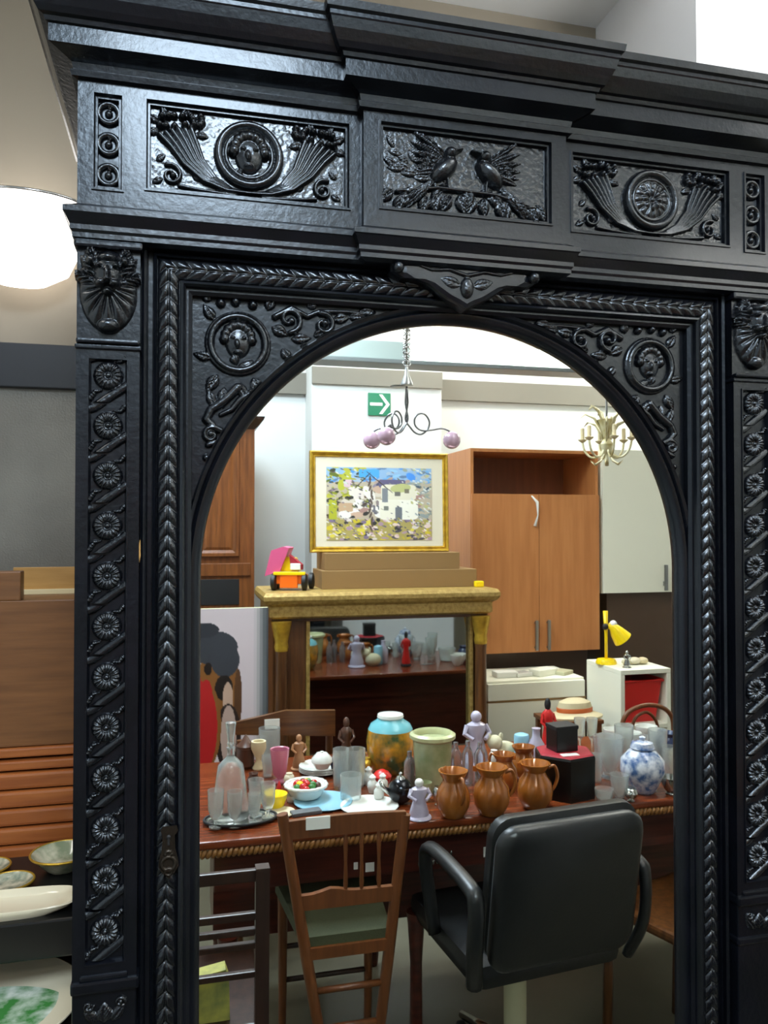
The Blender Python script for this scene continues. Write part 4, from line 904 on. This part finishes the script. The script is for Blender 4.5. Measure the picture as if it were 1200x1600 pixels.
R = random.Random(5); cols = ['cherryf', 'cherryf', 'cherryf', 'leafg', 'yellow', 'leafg', 'statue']; gx, gy = p.x, p.y
for i in range(16):
    a_, rr = i*2.4, 5.0*math.sqrt(i); m = cols[i % 7]
    o = MB().ball((0, 0, 0), 6*k).build('ceramic_fruit', M_[m], smooth=2, loc=(gx+rr*k*math.cos(a_), gy+rr*k*math.sin(a_), TZ+.008+(20-.012*rr*rr)*k))
    tag(o, {'cherryf': 'red berry in the white fruit basket', 'leafg': 'green berry in the white fruit basket', 'yellow': 'yellow berry in the white fruit basket', 'statue': 'dark brown berry in the white fruit basket'}[m], 'fruit', {'cherryf': 'red fruit in the basket', 'leafg': 'green fruit in the basket', 'yellow': 'yellow fruit in the basket', 'statue': 'brown fruit in the basket'}[m])
jar('yellow_bowl', 'small yellow and cream bowl with red spots beside the tray', 430, 1262, 38, 22, [(.5, 0), (.7, .08), (1, .9), (1, 1), (.92, .95), (.5, .3), (.01, .25)], M_['yellow'], 'bowl')
jar('red_ornament', 'tiny red ornament standing behind the yellow bowl', 436, 1246, 10, 26, [(.8, 0), (1, .4), (.5, .8), (.1, 1)], M_['red'], 'ornament')
dish('plate', 'shallow cream plate overlapping the tray edge by the yellow bowl', 438, 1272, 24, M_['creamcer'], h=.006)
p, k = foot(478, 1272); tag(MB().box(-24*k, 24*k, -.018, .018, 0, .012, .004).build('dark_case', M_['gray'], loc=(p.x, p.y, TZ), rz=.15), 'flat dark grey case lying at the table edge behind the chair tag', 'case')
for i, (px, py, ww, hh) in enumerate(((533, 1232, 26, 62), (556, 1228, 30, 58), (548, 1250, 34, 40))):
    jar('glass_vase', ['tall narrow clear vase behind the round white plate', 'wider clear vase right of the tall narrow one', 'short clear tumbler vase in front of the two taller vases'][i], px, py, ww, hh, cyl, M_['glass'], 'vase')
dish('plate', 'flat round white plate at the front edge of the table', 577, 1262, 46, M_['cer'], h=.008)
for i, (px, py) in enumerate(((582, 1238), (598, 1236), (576, 1226), (592, 1250))):
    jar('salt_shaker', ['second from the left of the four white porcelain shakers', 'rightmost of the four white porcelain shakers, beside the teapot', 'leftmost of the four white porcelain shakers', 'white porcelain shaker nearest the table edge of the four'][i], px, py, 17, 28, [(.7, 0), (1, .3), (.9, .55), (.5, .7), (.65, .85), (.2, 1)], M_['cer'], 'shaker', group='white shakers')
jar('lidded_jar', 'small bright red lidded jar in front of the painted vase', 597, 1222, 30, 20, [(.8, 0), (.9, .2), (1, .5), (.7, .8), (.2, 1)], M_['red'], 'jar')
p, k = foot(626, 1255); t = thing('teapot', 'dark reflective round teapot behind the lavender figurine', 'teapot', (p.x, p.y, TZ))
MB().ball((0, 0, 20*k), 20*k, 20*k, 20*k, 20, 14).build('body', mat('black_silver', '2a2b2e', .15, .8), t, smooth=2); MB().tube([(-17*k, 0, 18*k), (-28*k, 0, 26*k), (-32*k, 0, 36*k)], [5*k, 4*k, 3*k], 8).build('spout', M_['silver'], t, smooth=2); MB().lathe([(8*k, 38*k), (6*k, 42*k), (2*k, 43*k), (3*k, 47*k), (1*k, 49*k)], 12).build('lid', M_['silver'], t, smooth=True)
p, k = foot(655, 1278); figurine('porcelain_lady', 'lavender and white porcelain lady figurine at the table edge', (p.x, p.y, TZ), 62*k, 20*k, M_['lav'], hair=M_['cer'])
# majolica vase
p, k = foot(610, 1205); t = thing('majolica_vase', 'large yellow and green painted vase with turquoise shoulder and white lid', 'vase', (p.x, p.y, TZ))
MB().lathe([(24*k, 0), (28*k, 4*k), (36*k, 26*k), (38*k, 48*k), (35*k, 66*k)], 28).build('body', M_['majol'], t, smooth=True)
MB().lathe([(35*k, 66*k), (31*k, 74*k), (22*k, 80*k), (20*k, 83*k)], 28).build('shoulder', M_['sky'], t, smooth=True); MB().lathe([(19*k, 82*k), (21*k, 85*k), (20*k, 89*k), (5*k, 91*k)], 24).build('lid', M_['cer'], t, smooth=True)
p, k = foot(676, 1232); t = thing('planter', 'tall olive green and cream planter with rolled rim right of the painted vase', 'planter', (p.x, p.y, TZ))
MB().lathe([(24*k, 0), (27*k, 10*k), (30*k, 60*k), (31*k, 78*k)], 28).build('body', M_['gpot'], t, smooth=True)
MB().lathe([(31*k, 76*k), (36*k, 80*k), (36*k, 85*k), (31*k, 88*k), (28*k, 84*k), (26*k, 60*k), (.001, 58*k)], 28).build('rim', mat('pale_olive_rim', 'b9bb8d', .3), t, smooth=True)
for i, (px, py, ww, hh) in enumerate(((640, 1232, 18, 58), (712, 1222, 18, 62), (731, 1224, 18, 66), (750, 1220, 18, 60))):
    jar('grey_bottle', ['slim grey glass bottle left of the olive planter', 'grey glass bottle right beside the olive planter', 'middle grey bottle of the three right of the planter', 'rightmost grey bottle of the three right of the planter'][i], px, py, ww, hh, [(.8, 0), (1, .05), (1, .7), (.6, .82), (.4, .88), (.42, 1), (.1, 1.01)], M_['smoke'], 'bottle', group='grey glass bottles')
p, k = foot(744, 1194); figurine('white_bust', 'white porcelain bust standing above the grey bottles', (p.x, p.y, TZ), 84*k, 24*k, M_['lav'], 'bust', hair=M_['lav'])
p, k = foot(786, 1192); t = thing('plush_toy', 'cream fluffy toy lamb behind the copper jugs', 'toy', (p.x, p.y, TZ)); MB().ball((2*k, 0, 17*k), 22*k, 15*k, 17*k).build('body', M_['plush'], t, smooth=2); MB().ball((-16*k, -6*k, 34*k), 12*k).build('head', M_['plush'], t, smooth=2)
for q in (-1, 1): MB().ball(((-16+q*10)*k, -6*k, 42*k), 4*k, 3*k, 7*k).build('ear', M_['plush'], t, smooth=2)
# copper jugs
def jug(px, py, ww, hh, rz, label, first=None):
    p, k = foot(px, py); w, h = ww*k/2, hh*k
    t = thing('copper_jug', label, 'jug', (p.x, p.y, TZ), rz, 'copper coloured jugs')
    MB().lathe([(.55*w, 0), (.7*w, .04*h), (.97*w, .25*h), (w, .42*h), (.9*w, .6*h), (.62*w, .76*h), (.60*w, .82*h), (.82*w, .95*h), (.86*w, h), (.78*w, h), (.55*w, .82*h), (.5*w, .7*h)], 28).build('body', M_['copper'], t, smooth=True)
    MB().tube(smooth([(.72*w, 0, .88*h), (1.1*w, 0, .92*h), (1.28*w, 0, .72*h), (1.15*w, 0, .5*h), (.93*w, 0, .38*h)]), .1*w, 8).build('handle', M_['copper'], t, smooth=2)
    MB().prism([(-.8*w, -.12*w), (-1.0*w, 0), (-.8*w, .12*w)], .9*h, 1.0*h, 'z').build('lip', M_['coppin'], t); return t
jug(818, 1218, 42, 52, .6, 'back right copper jug behind the front row of three')
jug(788, 1232, 42, 54, 2.2, 'back left copper jug behind the front row of three')
jug(708, 1276, 54, 72, -1.4, 'leftmost copper jug in the front row, handle toward the mirror'); jug(768, 1272, 58, 74, -.3, 'middle copper jug in the front row'); jug(836, 1262, 56, 70, -.2, 'rightmost copper jug in the front row beside the black box')
# octagonal black and red box with smaller box and doll
p, k = foot(887, 1243); S_ = 48*k; h = 66*k
t = thing('octagonal_box', 'black faceted box with a red velvet top right of the copper jugs', 'box', (p.x, p.y+.02, TZ), .25)
MB().lathe([(S_, 0), (S_*1.02, h*.95), (S_*.99, h)], 6).build('body', M_['black'], t); MB().lathe([(S_*.97, h), (S_*.9, h+.004)], 6).build('velvet_top', M_['redv'], t)
tag(MB().box(-.028, .028, -.012, .012, 0, .002).build('price_card', M_['paper'], loc=(p.x-.01, p.y-.035, TZ+h+.004)), 'white card lying on the red top of the black box', 'card')
bz = TZ+h+.004
t = thing('small_black_box', 'small black cube box standing on the red velvet top', 'box', (p.x-.004, p.y+.03, bz), .1); MB().box(-19*k, 19*k, -16*k, 16*k, 0, 34*k, .002).build('body', M_['black'], t); MB().box(-20*k, 20*k, -17*k, 17*k, 34*k, 40*k, .002).build('lid', M_['blk'], t)
p, k = foot(856, 1180); figurine('black_doll', 'figure with black head and shiny red body behind the black box', (p.x, p.y, TZ), 90*k, 14*k, M_['red'], 'doll', base=M_['blk'], hair=M_['blk'])
p, k = foot(840, 1200); jar('blue_bottle', 'pale blue bottle left of the black box', 838, 1200, 26, 62, [(.8, 0), (1, .1), (1, .6), (.5, .78), (.45, .95), (.55, 1), (.1, 1.01)], M_['lav'], 'bottle')
jar('striped_can', 'short turquoise banded jar behind the right copper jug', 815, 1197, 24, 52, [(.9, 0), (1, .05), (1, .9), (.9, .95), (.3, 1)], M_['ltblue'], 'jar')
for i, (px, py, ww, hh) in enumerate(((906, 1178, 18, 56), (925, 1178, 18, 56))):
    jar('champagne_glass', ['left of two upright glasses beside the small black box', 'right of two upright glasses beside the small black box'][i], px, py, ww, hh, [(.9, 0), (.9, .02), (.15, .06), (.15, .35), (.7, .5), (1, 1), (.92, 1), (.6, .5), (.01, .45)], M_['glass'], 'glass', group='upright glasses')
# right end glass and porcelain
for i, (px, py, ww, hh) in enumerate(((953, 1216, 44, 66), (944, 1256, 30, 24), (968, 1250, 30, 40), (945, 1200, 36, 50), (975, 1195, 30, 62), (1028, 1210, 30, 70), (1050, 1240, 34, 26))):
    jar('glass_bowl', ['large cut glass bowl right of the black box', 'small crystal dish at the front of the table right of the black box', 'crystal bowl between the small dish and blue jar', 'clear glass cup behind the large cut glass bowl', 'clear tall glass behind the blue and white jar', 'clear vase right of the blue and white jar', 'low silver glass bowl by the mirror frame at right'][i], px, py, ww, hh,
        [(.5, 0), (.6, .04), (.5, .12), (.9, .5), (1, 1), (.93, 1), (.8, .5), (.3, .16), (.01, .15)], M_['silver'] if i == 6 else M_['glass'], 'bowl', seg=14)
p, k = foot(1004, 1236); t = thing('ginger_jar', 'round blue and white porcelain jar with lid at the right of the table', 'jar', (p.x, p.y, TZ))
MB().lathe([(18*k, 0), (22*k, 5*k), (34*k, 32*k), (33*k, 50*k), (20*k, 64*k), (16*k, 66*k)], 28).build('body', M_['bluew'], t, smooth=True); MB().lathe([(17*k, 66*k), (19*k, 68*k), (16*k, 76*k), (4*k, 79*k), (5*k, 84*k), (1*k, 86*k)], 20).build('lid', M_['bluew'], t, smooth=True)
jar('navy_pot', 'dark navy pot at the right edge behind the blue and white jar', 1042, 1182, 40, 38, pot, M_['navy'], 'pot')
for i, (px, py) in enumerate(((985, 1170), (1010, 1160), (1030, 1168), (960, 1165))):
    jar('teacup', ['white cup behind the lid of the blue and white jar', 'white cup farthest back at the right end of the table', 'white cup left of the navy pot', 'white cup right of the upright glasses'][i], px, py, 34, 26, [(.45, 0), (.5, .06), (.9, .5), (1, 1), (.93, 1), (.8, .5), (.01, .2)], M_['cer'], 'cup', group='white cups at the right of the table')
# more small pieces between the larger ones
tum = [(.7, 0), (.75, .04), (.9, .6), (1, 1), (.93, 1), (.7, .08), (.01, .06)]; urn = [(.5, 0), (.55, .05), (.3, .12), (.8, .35), (1, .6), (.8, .85), (.5, .95), (.6, 1), (.2, 1)]
for nm, lb, px, py, ww, hh, pr_, m, ct in (
    ('ink_bottle', 'small dark blue bottle left of the dark wooden statuette', 524, 1212, 16, 30, urn, 'navy', 'bottle'),
    ('sherry_glass', 'tiny clear sherry glass left of the pink goblet', 418, 1214, 18, 34, tum, 'glass', 'glass'),
    ('brown_pot', 'small round brown pot at the back of the tray', 396, 1232, 22, 24, pot, 'statue', 'pot'),
    ('cream_jug', 'little cream jug behind the yellow bowl', 452, 1232, 18, 24, urn, 'creamcer', 'jug'),
    ('brass_cup', 'small brass cup left of the painted vase', 572, 1210, 20, 26, urn, 'gilt', 'cup'),
    ('green_glass', 'small green glass in front of the olive planter', 664, 1250, 22, 28, tum, 'gpot', 'glass'),
    ('silver_cup', 'small silver cup between the lavender figurine and first copper jug', 683, 1258, 14, 30, urn, 'silver', 'cup'),
    ('white_vase', 'slim white vase left of the blue bottle', 772, 1212, 18, 40, urn, 'cer', 'vase'),
    ('crystal_vase', 'crystal vase at the right edge in front of the navy pot', 1046, 1216, 24, 50, tum, 'glass', 'vase'),
    ('crystal_bowl', 'wide crystal bowl behind the blue and white jar near the mirror edge', 1000, 1186, 50, 34, tum, 'glass', 'bowl'),
    ('silver_sugar_bowl', 'small silver lidded bowl in front of the blue and white jar', 986, 1252, 22, 22, urn, 'silver', 'bowl'),
    ('cream_cup', 'cream cup at the far right end of the table', 1056, 1198, 24, 22, tum, 'creamcer', 'cup'),
    ('crystal_glass', 'cut crystal tumbler beside the black box at right', 932, 1222, 20, 44, tum, 'glass', 'glass'),
    ('small_dish', 'small white dish left of the fruit basket', 456, 1252, 20, 10, tum, 'cer', 'dish')):
    jar(nm, lb, px, py, ww, hh, pr_, M_[m], ct, seg=20)
# stacked hats and things behind the table at right
p = at(895, 1122, 2.28); t = thing('side_table', 'narrow wooden table behind the long table carrying a straw hat', 'table', (p.x, 2.30, 0))
zt = p.z; MB().box(-.14, .13, -.09, .13, zt-.02, zt, .004).build('tabletop', M_['chair'], t)
for x in (-.12, .11):
    for y in (-.07, .11): MB().box(x-.012, x+.012, y-.012, y+.012, 0, zt-.02).build('leg', M_['chair'], t)
t = thing('straw_hat', 'cream straw hat with an orange band behind the small black box', 'hat', (p.x+.02, 2.30, zt)); k = mpp(p)
MB().lathe([(46*k, 0), (47*k, 3*k), (30*k, 9*k), (28*k, 9*k)], 32, sy=.6).build('brim', M_['hat'], t, smooth=True); MB().lathe([(30*k, 8*k), (30*k, 15*k), (28*k, 17*k)], 32, sy=.6).build('band', M_['oband'], t, smooth=True); MB().lathe([(29*k, 16*k), (26*k, 24*k), (14*k, 29*k), (1*k, 30*k)], 32, sy=.6).build('crown', M_['hat'], t, smooth=True)

# ------------------------------------------------------------------ chairs
# spindle chair tucked against the table, its back to the mirror
Yc = .80
def q_(px, py, Y=Yc): return at(px, py, Y)
t = thing('spindle_chair', 'brown wooden spindle back chair with olive seat and paper tag, centre', 'chair', (.417, Yc, 0))
O = Vector((.417, Yc, 0))
La, Ra = q_(441, 1272)-O, q_(633, 1272)-O; Lb, Rb = q_(478, 1490)-O, q_(608, 1482)-O
for A_, B_ in ((La, Lb), (Ra, Rb)):
    f_ = (B_-A_)*(1/(A_.z-B_.z)); Z0 = B_+f_*(B_.z); Z0.z = 0
    MB().tube([A_, (A_+B_)/2, B_, Z0], [.015, .015, .016, .013], 10).build('rear_leg', M_['chair'], t, smooth=True)
def lerp(z, A_, B_): u = (A_.z-z)/(A_.z-B_.z); return A_+(B_-A_)*u
def rail(py0, py1, name, m=M_['chair'], th=.016, shape=None):
    z1, z0 = q_(530, py0).z, q_(530, py1).z; a_, b_ = lerp(z1, La, Lb), lerp(z1, Ra, Rb)
    n = 12; top = [(a_.x+(b_.x-a_.x)*i/n, z1+(shape(i/n) if shape else 0)) for i in range(n+1)]
    bot = [(a_.x+(b_.x-a_.x)*i/n, z0) for i in range(n, -1, -1)]
    return MB().prism(top+bot, -th/2, th/2).build(name, m, t)
rail(1276, 1303, 'top_rail', shape=lambda u: .006*math.sin(PI*u))
rail(1392, 1415, 'lower_rail', shape=lambda u: .012*math.exp(-((u-.35)/.12)**2))
za, zb = q_(530, 1303).z, q_(530, 1394).z
for px in (540, 565, 592): x = q_(px, 1350).x-O.x; MB().lathe([(.004, zb), (.0065, zb+.02), (.004, (za+zb)/2), (.0065, za-.02), (.004, za+.004)], 10, (x, 0, 0)).build('spindle', M_['chair'], t, smooth=True)
rail(1474, 1492, 'seat_rail', th=.02)
zs = q_(530, 1474).z
wt = .20
MB().prism([(Lb.x-.005, 0), (Rb.x+.005, 0), (Rb.x+.04, .36), (Lb.x-.04, .36)], zs-.01, zs+.025, 'z').build('seat', M_['greenfab'], t)
for x in (Lb.x-.02, Rb.x+.02): MB().tube([(x, .34, zs-.01), (x, .34, .2), (x, .35, 0)], [.016, .013, .011], 10).build('front_leg', M_['chair'], t, smooth=True)
for z, nm in ((.38, 'stretcher'), (.28, 'stretcher'), (.14, 'stretcher')):
    a_, b_ = lerp(z, La, Lb), lerp(z, Ra, Rb); MB().tube([(a_.x, 0, z), (b_.x, 0, z)], .009, 8).build(nm, M_['chair'], t, smooth=2)
for z in (.33, .23): MB().tube([(Lb.x-.02, .34, z), (Rb.x+.02, .34, z)], .008, 8).build('stretcher', M_['dchair'], t, smooth=2)
p = q_(497, 1286, Yc-.012)-O; MB().box(p.x-.032, p.x+.032, -.013, -.010, p.z-.016, p.z+.016).build('paper_tag', M_['paper'], t)
# tags behind, on the apron
for i, (px, py, wd, hg) in enumerate(((578, 1355, .013, .013), (556, 1353, .006, .010), (762, 1331, .013, .015))):
    p = at(px, py, TY0+.048); tag(MB().box(-wd, wd, -.0008, 0, -hg, hg).build('price_tag', M_['paper'], loc=(p.x, TY0+.049, p.z)), ['square white price tag on the table apron behind the spindle chair', 'narrow white price tag left of the square one on the apron', 'white price tag on the table apron left of the office chair back'][i], 'tag')
# dark slat back chair at left
Yd = .55; b = at(410, 1360, Yd)
t = thing('slat_chair', 'dark brown slat back chair cut off by the mirror at left', 'chair', (b.x-.19, Yd, 0)); hx = .19
for sx in (-1, 1): MB().tube([(sx*hx, 0, b.z+.01), (sx*hx*.99, .0, .45), (sx*hx*.97, .02, 0)], [.022, .022, .019], 4).build('rear_leg', M_['dchair'], t)
for i, (p0, p1) in enumerate(((1353, 1372), (1420, 1432), (1445, 1455), (1467, 1477), (1512, 1522))):
    z1, z0 = at(360, p0+8, Yd).z, at(360, p1+8, Yd).z; MB().box(-hx, hx, -.008, .008, z0, z1, .003).build('slat', M_['dchair'], t)
MB().box(-hx-.01, hx+.01, 0, .38, .44, .47, .008).build('seat', M_['dchair'], t)
for sx in (-1, 1): MB().tube([(sx*hx, .36, .44), (sx*hx, .36, 0)], .015, 4).build('front_leg', M_['dchair'], t)
p = at(350, 1565, Yd-.07); tag(MB().prism([(-.06, 0), (.05, 0), (.048, .09), (.04, .115), (-.06, .10)], 0, .04).build('printed_bag', M_['bag'], loc=(b.x-.12, Yd+.03, .4705)), 'yellow and green printed bag on the dark slat back chair seat', 'bag')
# office chair
Yo = .50
A_ = at(782, 1300, Yo); B_ = at(1012, 1290, Yo); zb = at(880, 1528, Yo).z; cx = (A_.x+B_.x)/2; w = (B_.x-A_.x)/2*1.05
t = thing('office_chair', 'black vinyl office chair with its wide back toward the mirror', 'chair', (cx+.004, Yo+.01, 0), .11)
mb = MB(); n = 12; rs = []
def rr(wd, z0, z1, y, r_=.05):
    P = []
    for (sx, sz, a0) in ((1, 1, 0), (-1, 1, PI/2), (-1, -1, PI), (1, -1, 1.5*PI)):
        for i in range(6):
            a_ = a0+PI/2*i/5; X_ = sx*(wd-r_)+r_*math.cos(a_); Z_ = (z1-r_ if sz > 0 else z0+r_)+r_*math.sin(a_)
            P.append((X_, y+.05*(X_/wd)**2*-.0+.06*(1-(Z_-z0)/(z1-z0))**1*1.0, Z_))
    return P
zt = A_.z+.008
for k_, y in ((.90, -.016), (.97, -.010), (1, .0), (1, .018), (.95, .022)): rs.append(rr(w*k_, zb+(1-k_)*.2, zt-(1-k_)*.2, y))
mb.rings(rs, cap0=True, cap1=True); mb.build('back_shell', M_['dark'], t, smooth=True)
mb = MB(); rs = []
for k_, y in ((.94, .022), (1.01, .03), (1.02, .055), (.96, .075)): rs.append(rr(w*k_, zb+.02+(1-k_)*.2, zt+.012-(1-k_)*.2, y))
mb.rings(rs, cap0=True, cap1=True); bc = mb.build('back_cushion', M_['dark'], t, smooth=True)
MB().tube(rr(w*.985, zb+.01, zt-.004, .020), .004, 6, closed=True).build('piping', M_['gray'], bc, smooth=2)
MB().box(-w*1.05, w*1.05, .11, .56, .43, .50, .03).build('seat', M_['dark'], t, smooth=True)
for sx in (-1, 1):
    MB().tube(smooth([(sx*(w+.02), .10, .46), (sx*(w+.040), .06, .56), (sx*(w+.040), .05, .68), (sx*(w+.040), .09, .715), (sx*(w+.040), .30, .725), (sx*(w+.040), .36, .68), (sx*(w+.02), .34, .48)]), .021, 10, flat=.7).build('armrest', M_['dark'], t, smooth=2)
MB().lathe([(.032, .12), (.032, .36), (.04, .43)], 18, (0, .30, 0)).build('gas_column', M_['cream'], t, smooth=True)
for i in range(5):
    a_ = i*2*PI/5+.4; ca, sa = math.cos(a_), math.sin(a_)
    l_ = MB().tube([(0.02*ca, .30+.02*sa, .14), (.15*ca, .30+.15*sa, .11), (.29*ca, .30+.29*sa, .075)], [.02, .016, .012], 8).build('base_leg', M_['chrome'], t, smooth=2)
    MB().lathe([(.012, -.012), (.026, -.008), (.026, .008), (.012, .012)], 14, M=Matrix.Translation((.29*ca, .30+.29*sa, .027)) @ Matrix.Rotation(PI/2, 4, 'Y')).build('caster', M_['blk'], l_, smooth=True)
# cream box on floor below office chair
p = atz(822, 1590, .2); 
# chair behind the table with wide top rail and tag
Yr = 1.70; a_, b_ = at(368, 1125, Yr), at(524, 1108, Yr); lo = at(440, 1160, Yr).z
t = thing('rail_back_chair', 'wooden chair behind the table with a broad back rail and white tag', 'chair', ((a_.x+b_.x)/2, Yr, 0)); w = (b_.x-a_.x)/2
MB().prism([(-w, a_.z-.055), (w, lo+.01), (w, b_.z-.005), (0, a_.z+.024), (-w, a_.z-.01)], 0, .02).build('back_rail', M_['walnutx'], t)
for sx in (-1, 1): MB().tube([(sx*w*.9, .03, 1.6-.62 if False else lo+.01), (sx*w*.9, .03, 0)], .014, 8).build('rear_leg', M_['walnut'], t); MB().tube([(sx*w*.9, .38, .45), (sx*w*.9, .38, 0)], .014, 8).build('front_leg', M_['walnut'], t)
MB().box(-w, w, .0, .40, .43, .46, .006).build('seat', M_['walnut'], t)
p = at(425, 1131, Yr); MB().box(p.x-(a_.x+b_.x)/2-.028, p.x-(a_.x+b_.x)/2+.028, -.004, -.001, p.z-.018, p.z+.018).build('paper_tag', M_['paper'], t)
# round back chair at right
Yq = 1.78; c = at(1010, 1118, Yq); k = mpp(c); t = thing('bentwood_chair', 'wooden chair with a curved hooped back before the white cube shelf', 'chair', (c.x, Yq, 0))
MB().tube([(-44*k, 0, 0)]+smooth([(-43*k, 0, c.z-30*k), (-42*k, 0, c.z-10*k), (-30*k, 0, c.z+8*k), (0, 0, c.z+16*k), (30*k, 0, c.z+10*k), (46*k, 0, c.z-8*k), (48*k, 0, c.z-40*k)])+[(50*k, 0, 0)], .010, 8).build('back_hoop', M_['chair'], t, smooth=2)
MB().tube([(-30*k, .03, .45)]+smooth([(-28*k, .0, c.z-30*k), (-20*k, 0, c.z-4*k), (0, 0, c.z+5*k), (16*k, 0, c.z-8*k), (22*k, 0, c.z-30*k)])+[(24*k, .03, .45)], .007, 8).build('inner_hoop', M_['chair'], t, smooth=2)
MB().lathe([(.17, .43), (.18, .44), (.18, .455), (.16, .465)], 28, (0, .19, 0)).build('seat', M_['chair'], t, smooth=True)
for sx in (-1, 1): MB().tube([(sx*.12, .32, .43), (sx*.14, .35, 0)], .013, 8).build('front_leg', M_['chair'], t)
# wooden folding chair at the right behind the office chair
c = at(1040, 1420, .75); t = thing('wooden_chair', 'brown wooden chair at far right behind the office chair', 'chair', (c.x+.20, .64, 0), .35)
for sx in (-1, 1): MB().tube([(sx*.18, 0, .72), (sx*.18, .03, .45), (sx*.18, .0, 0)], .016, 8).build('rear_leg', M_['walnut'], t, smooth=2); MB().tube([(sx*.17, .36, .44), (sx*.17, .37, 0)], .015, 8).build('front_leg', M_['walnut'], t, smooth=2)
for z in (.52, .60, .68): MB().box(-.18, .18, .0, .018, z, z+.045, .006).build('back_slat', M_['walnutx'], t)
MB().box(-.19, .19, .02, .38, .43, .46, .01).build('seat', M_['walnut'], t)
FL = 1
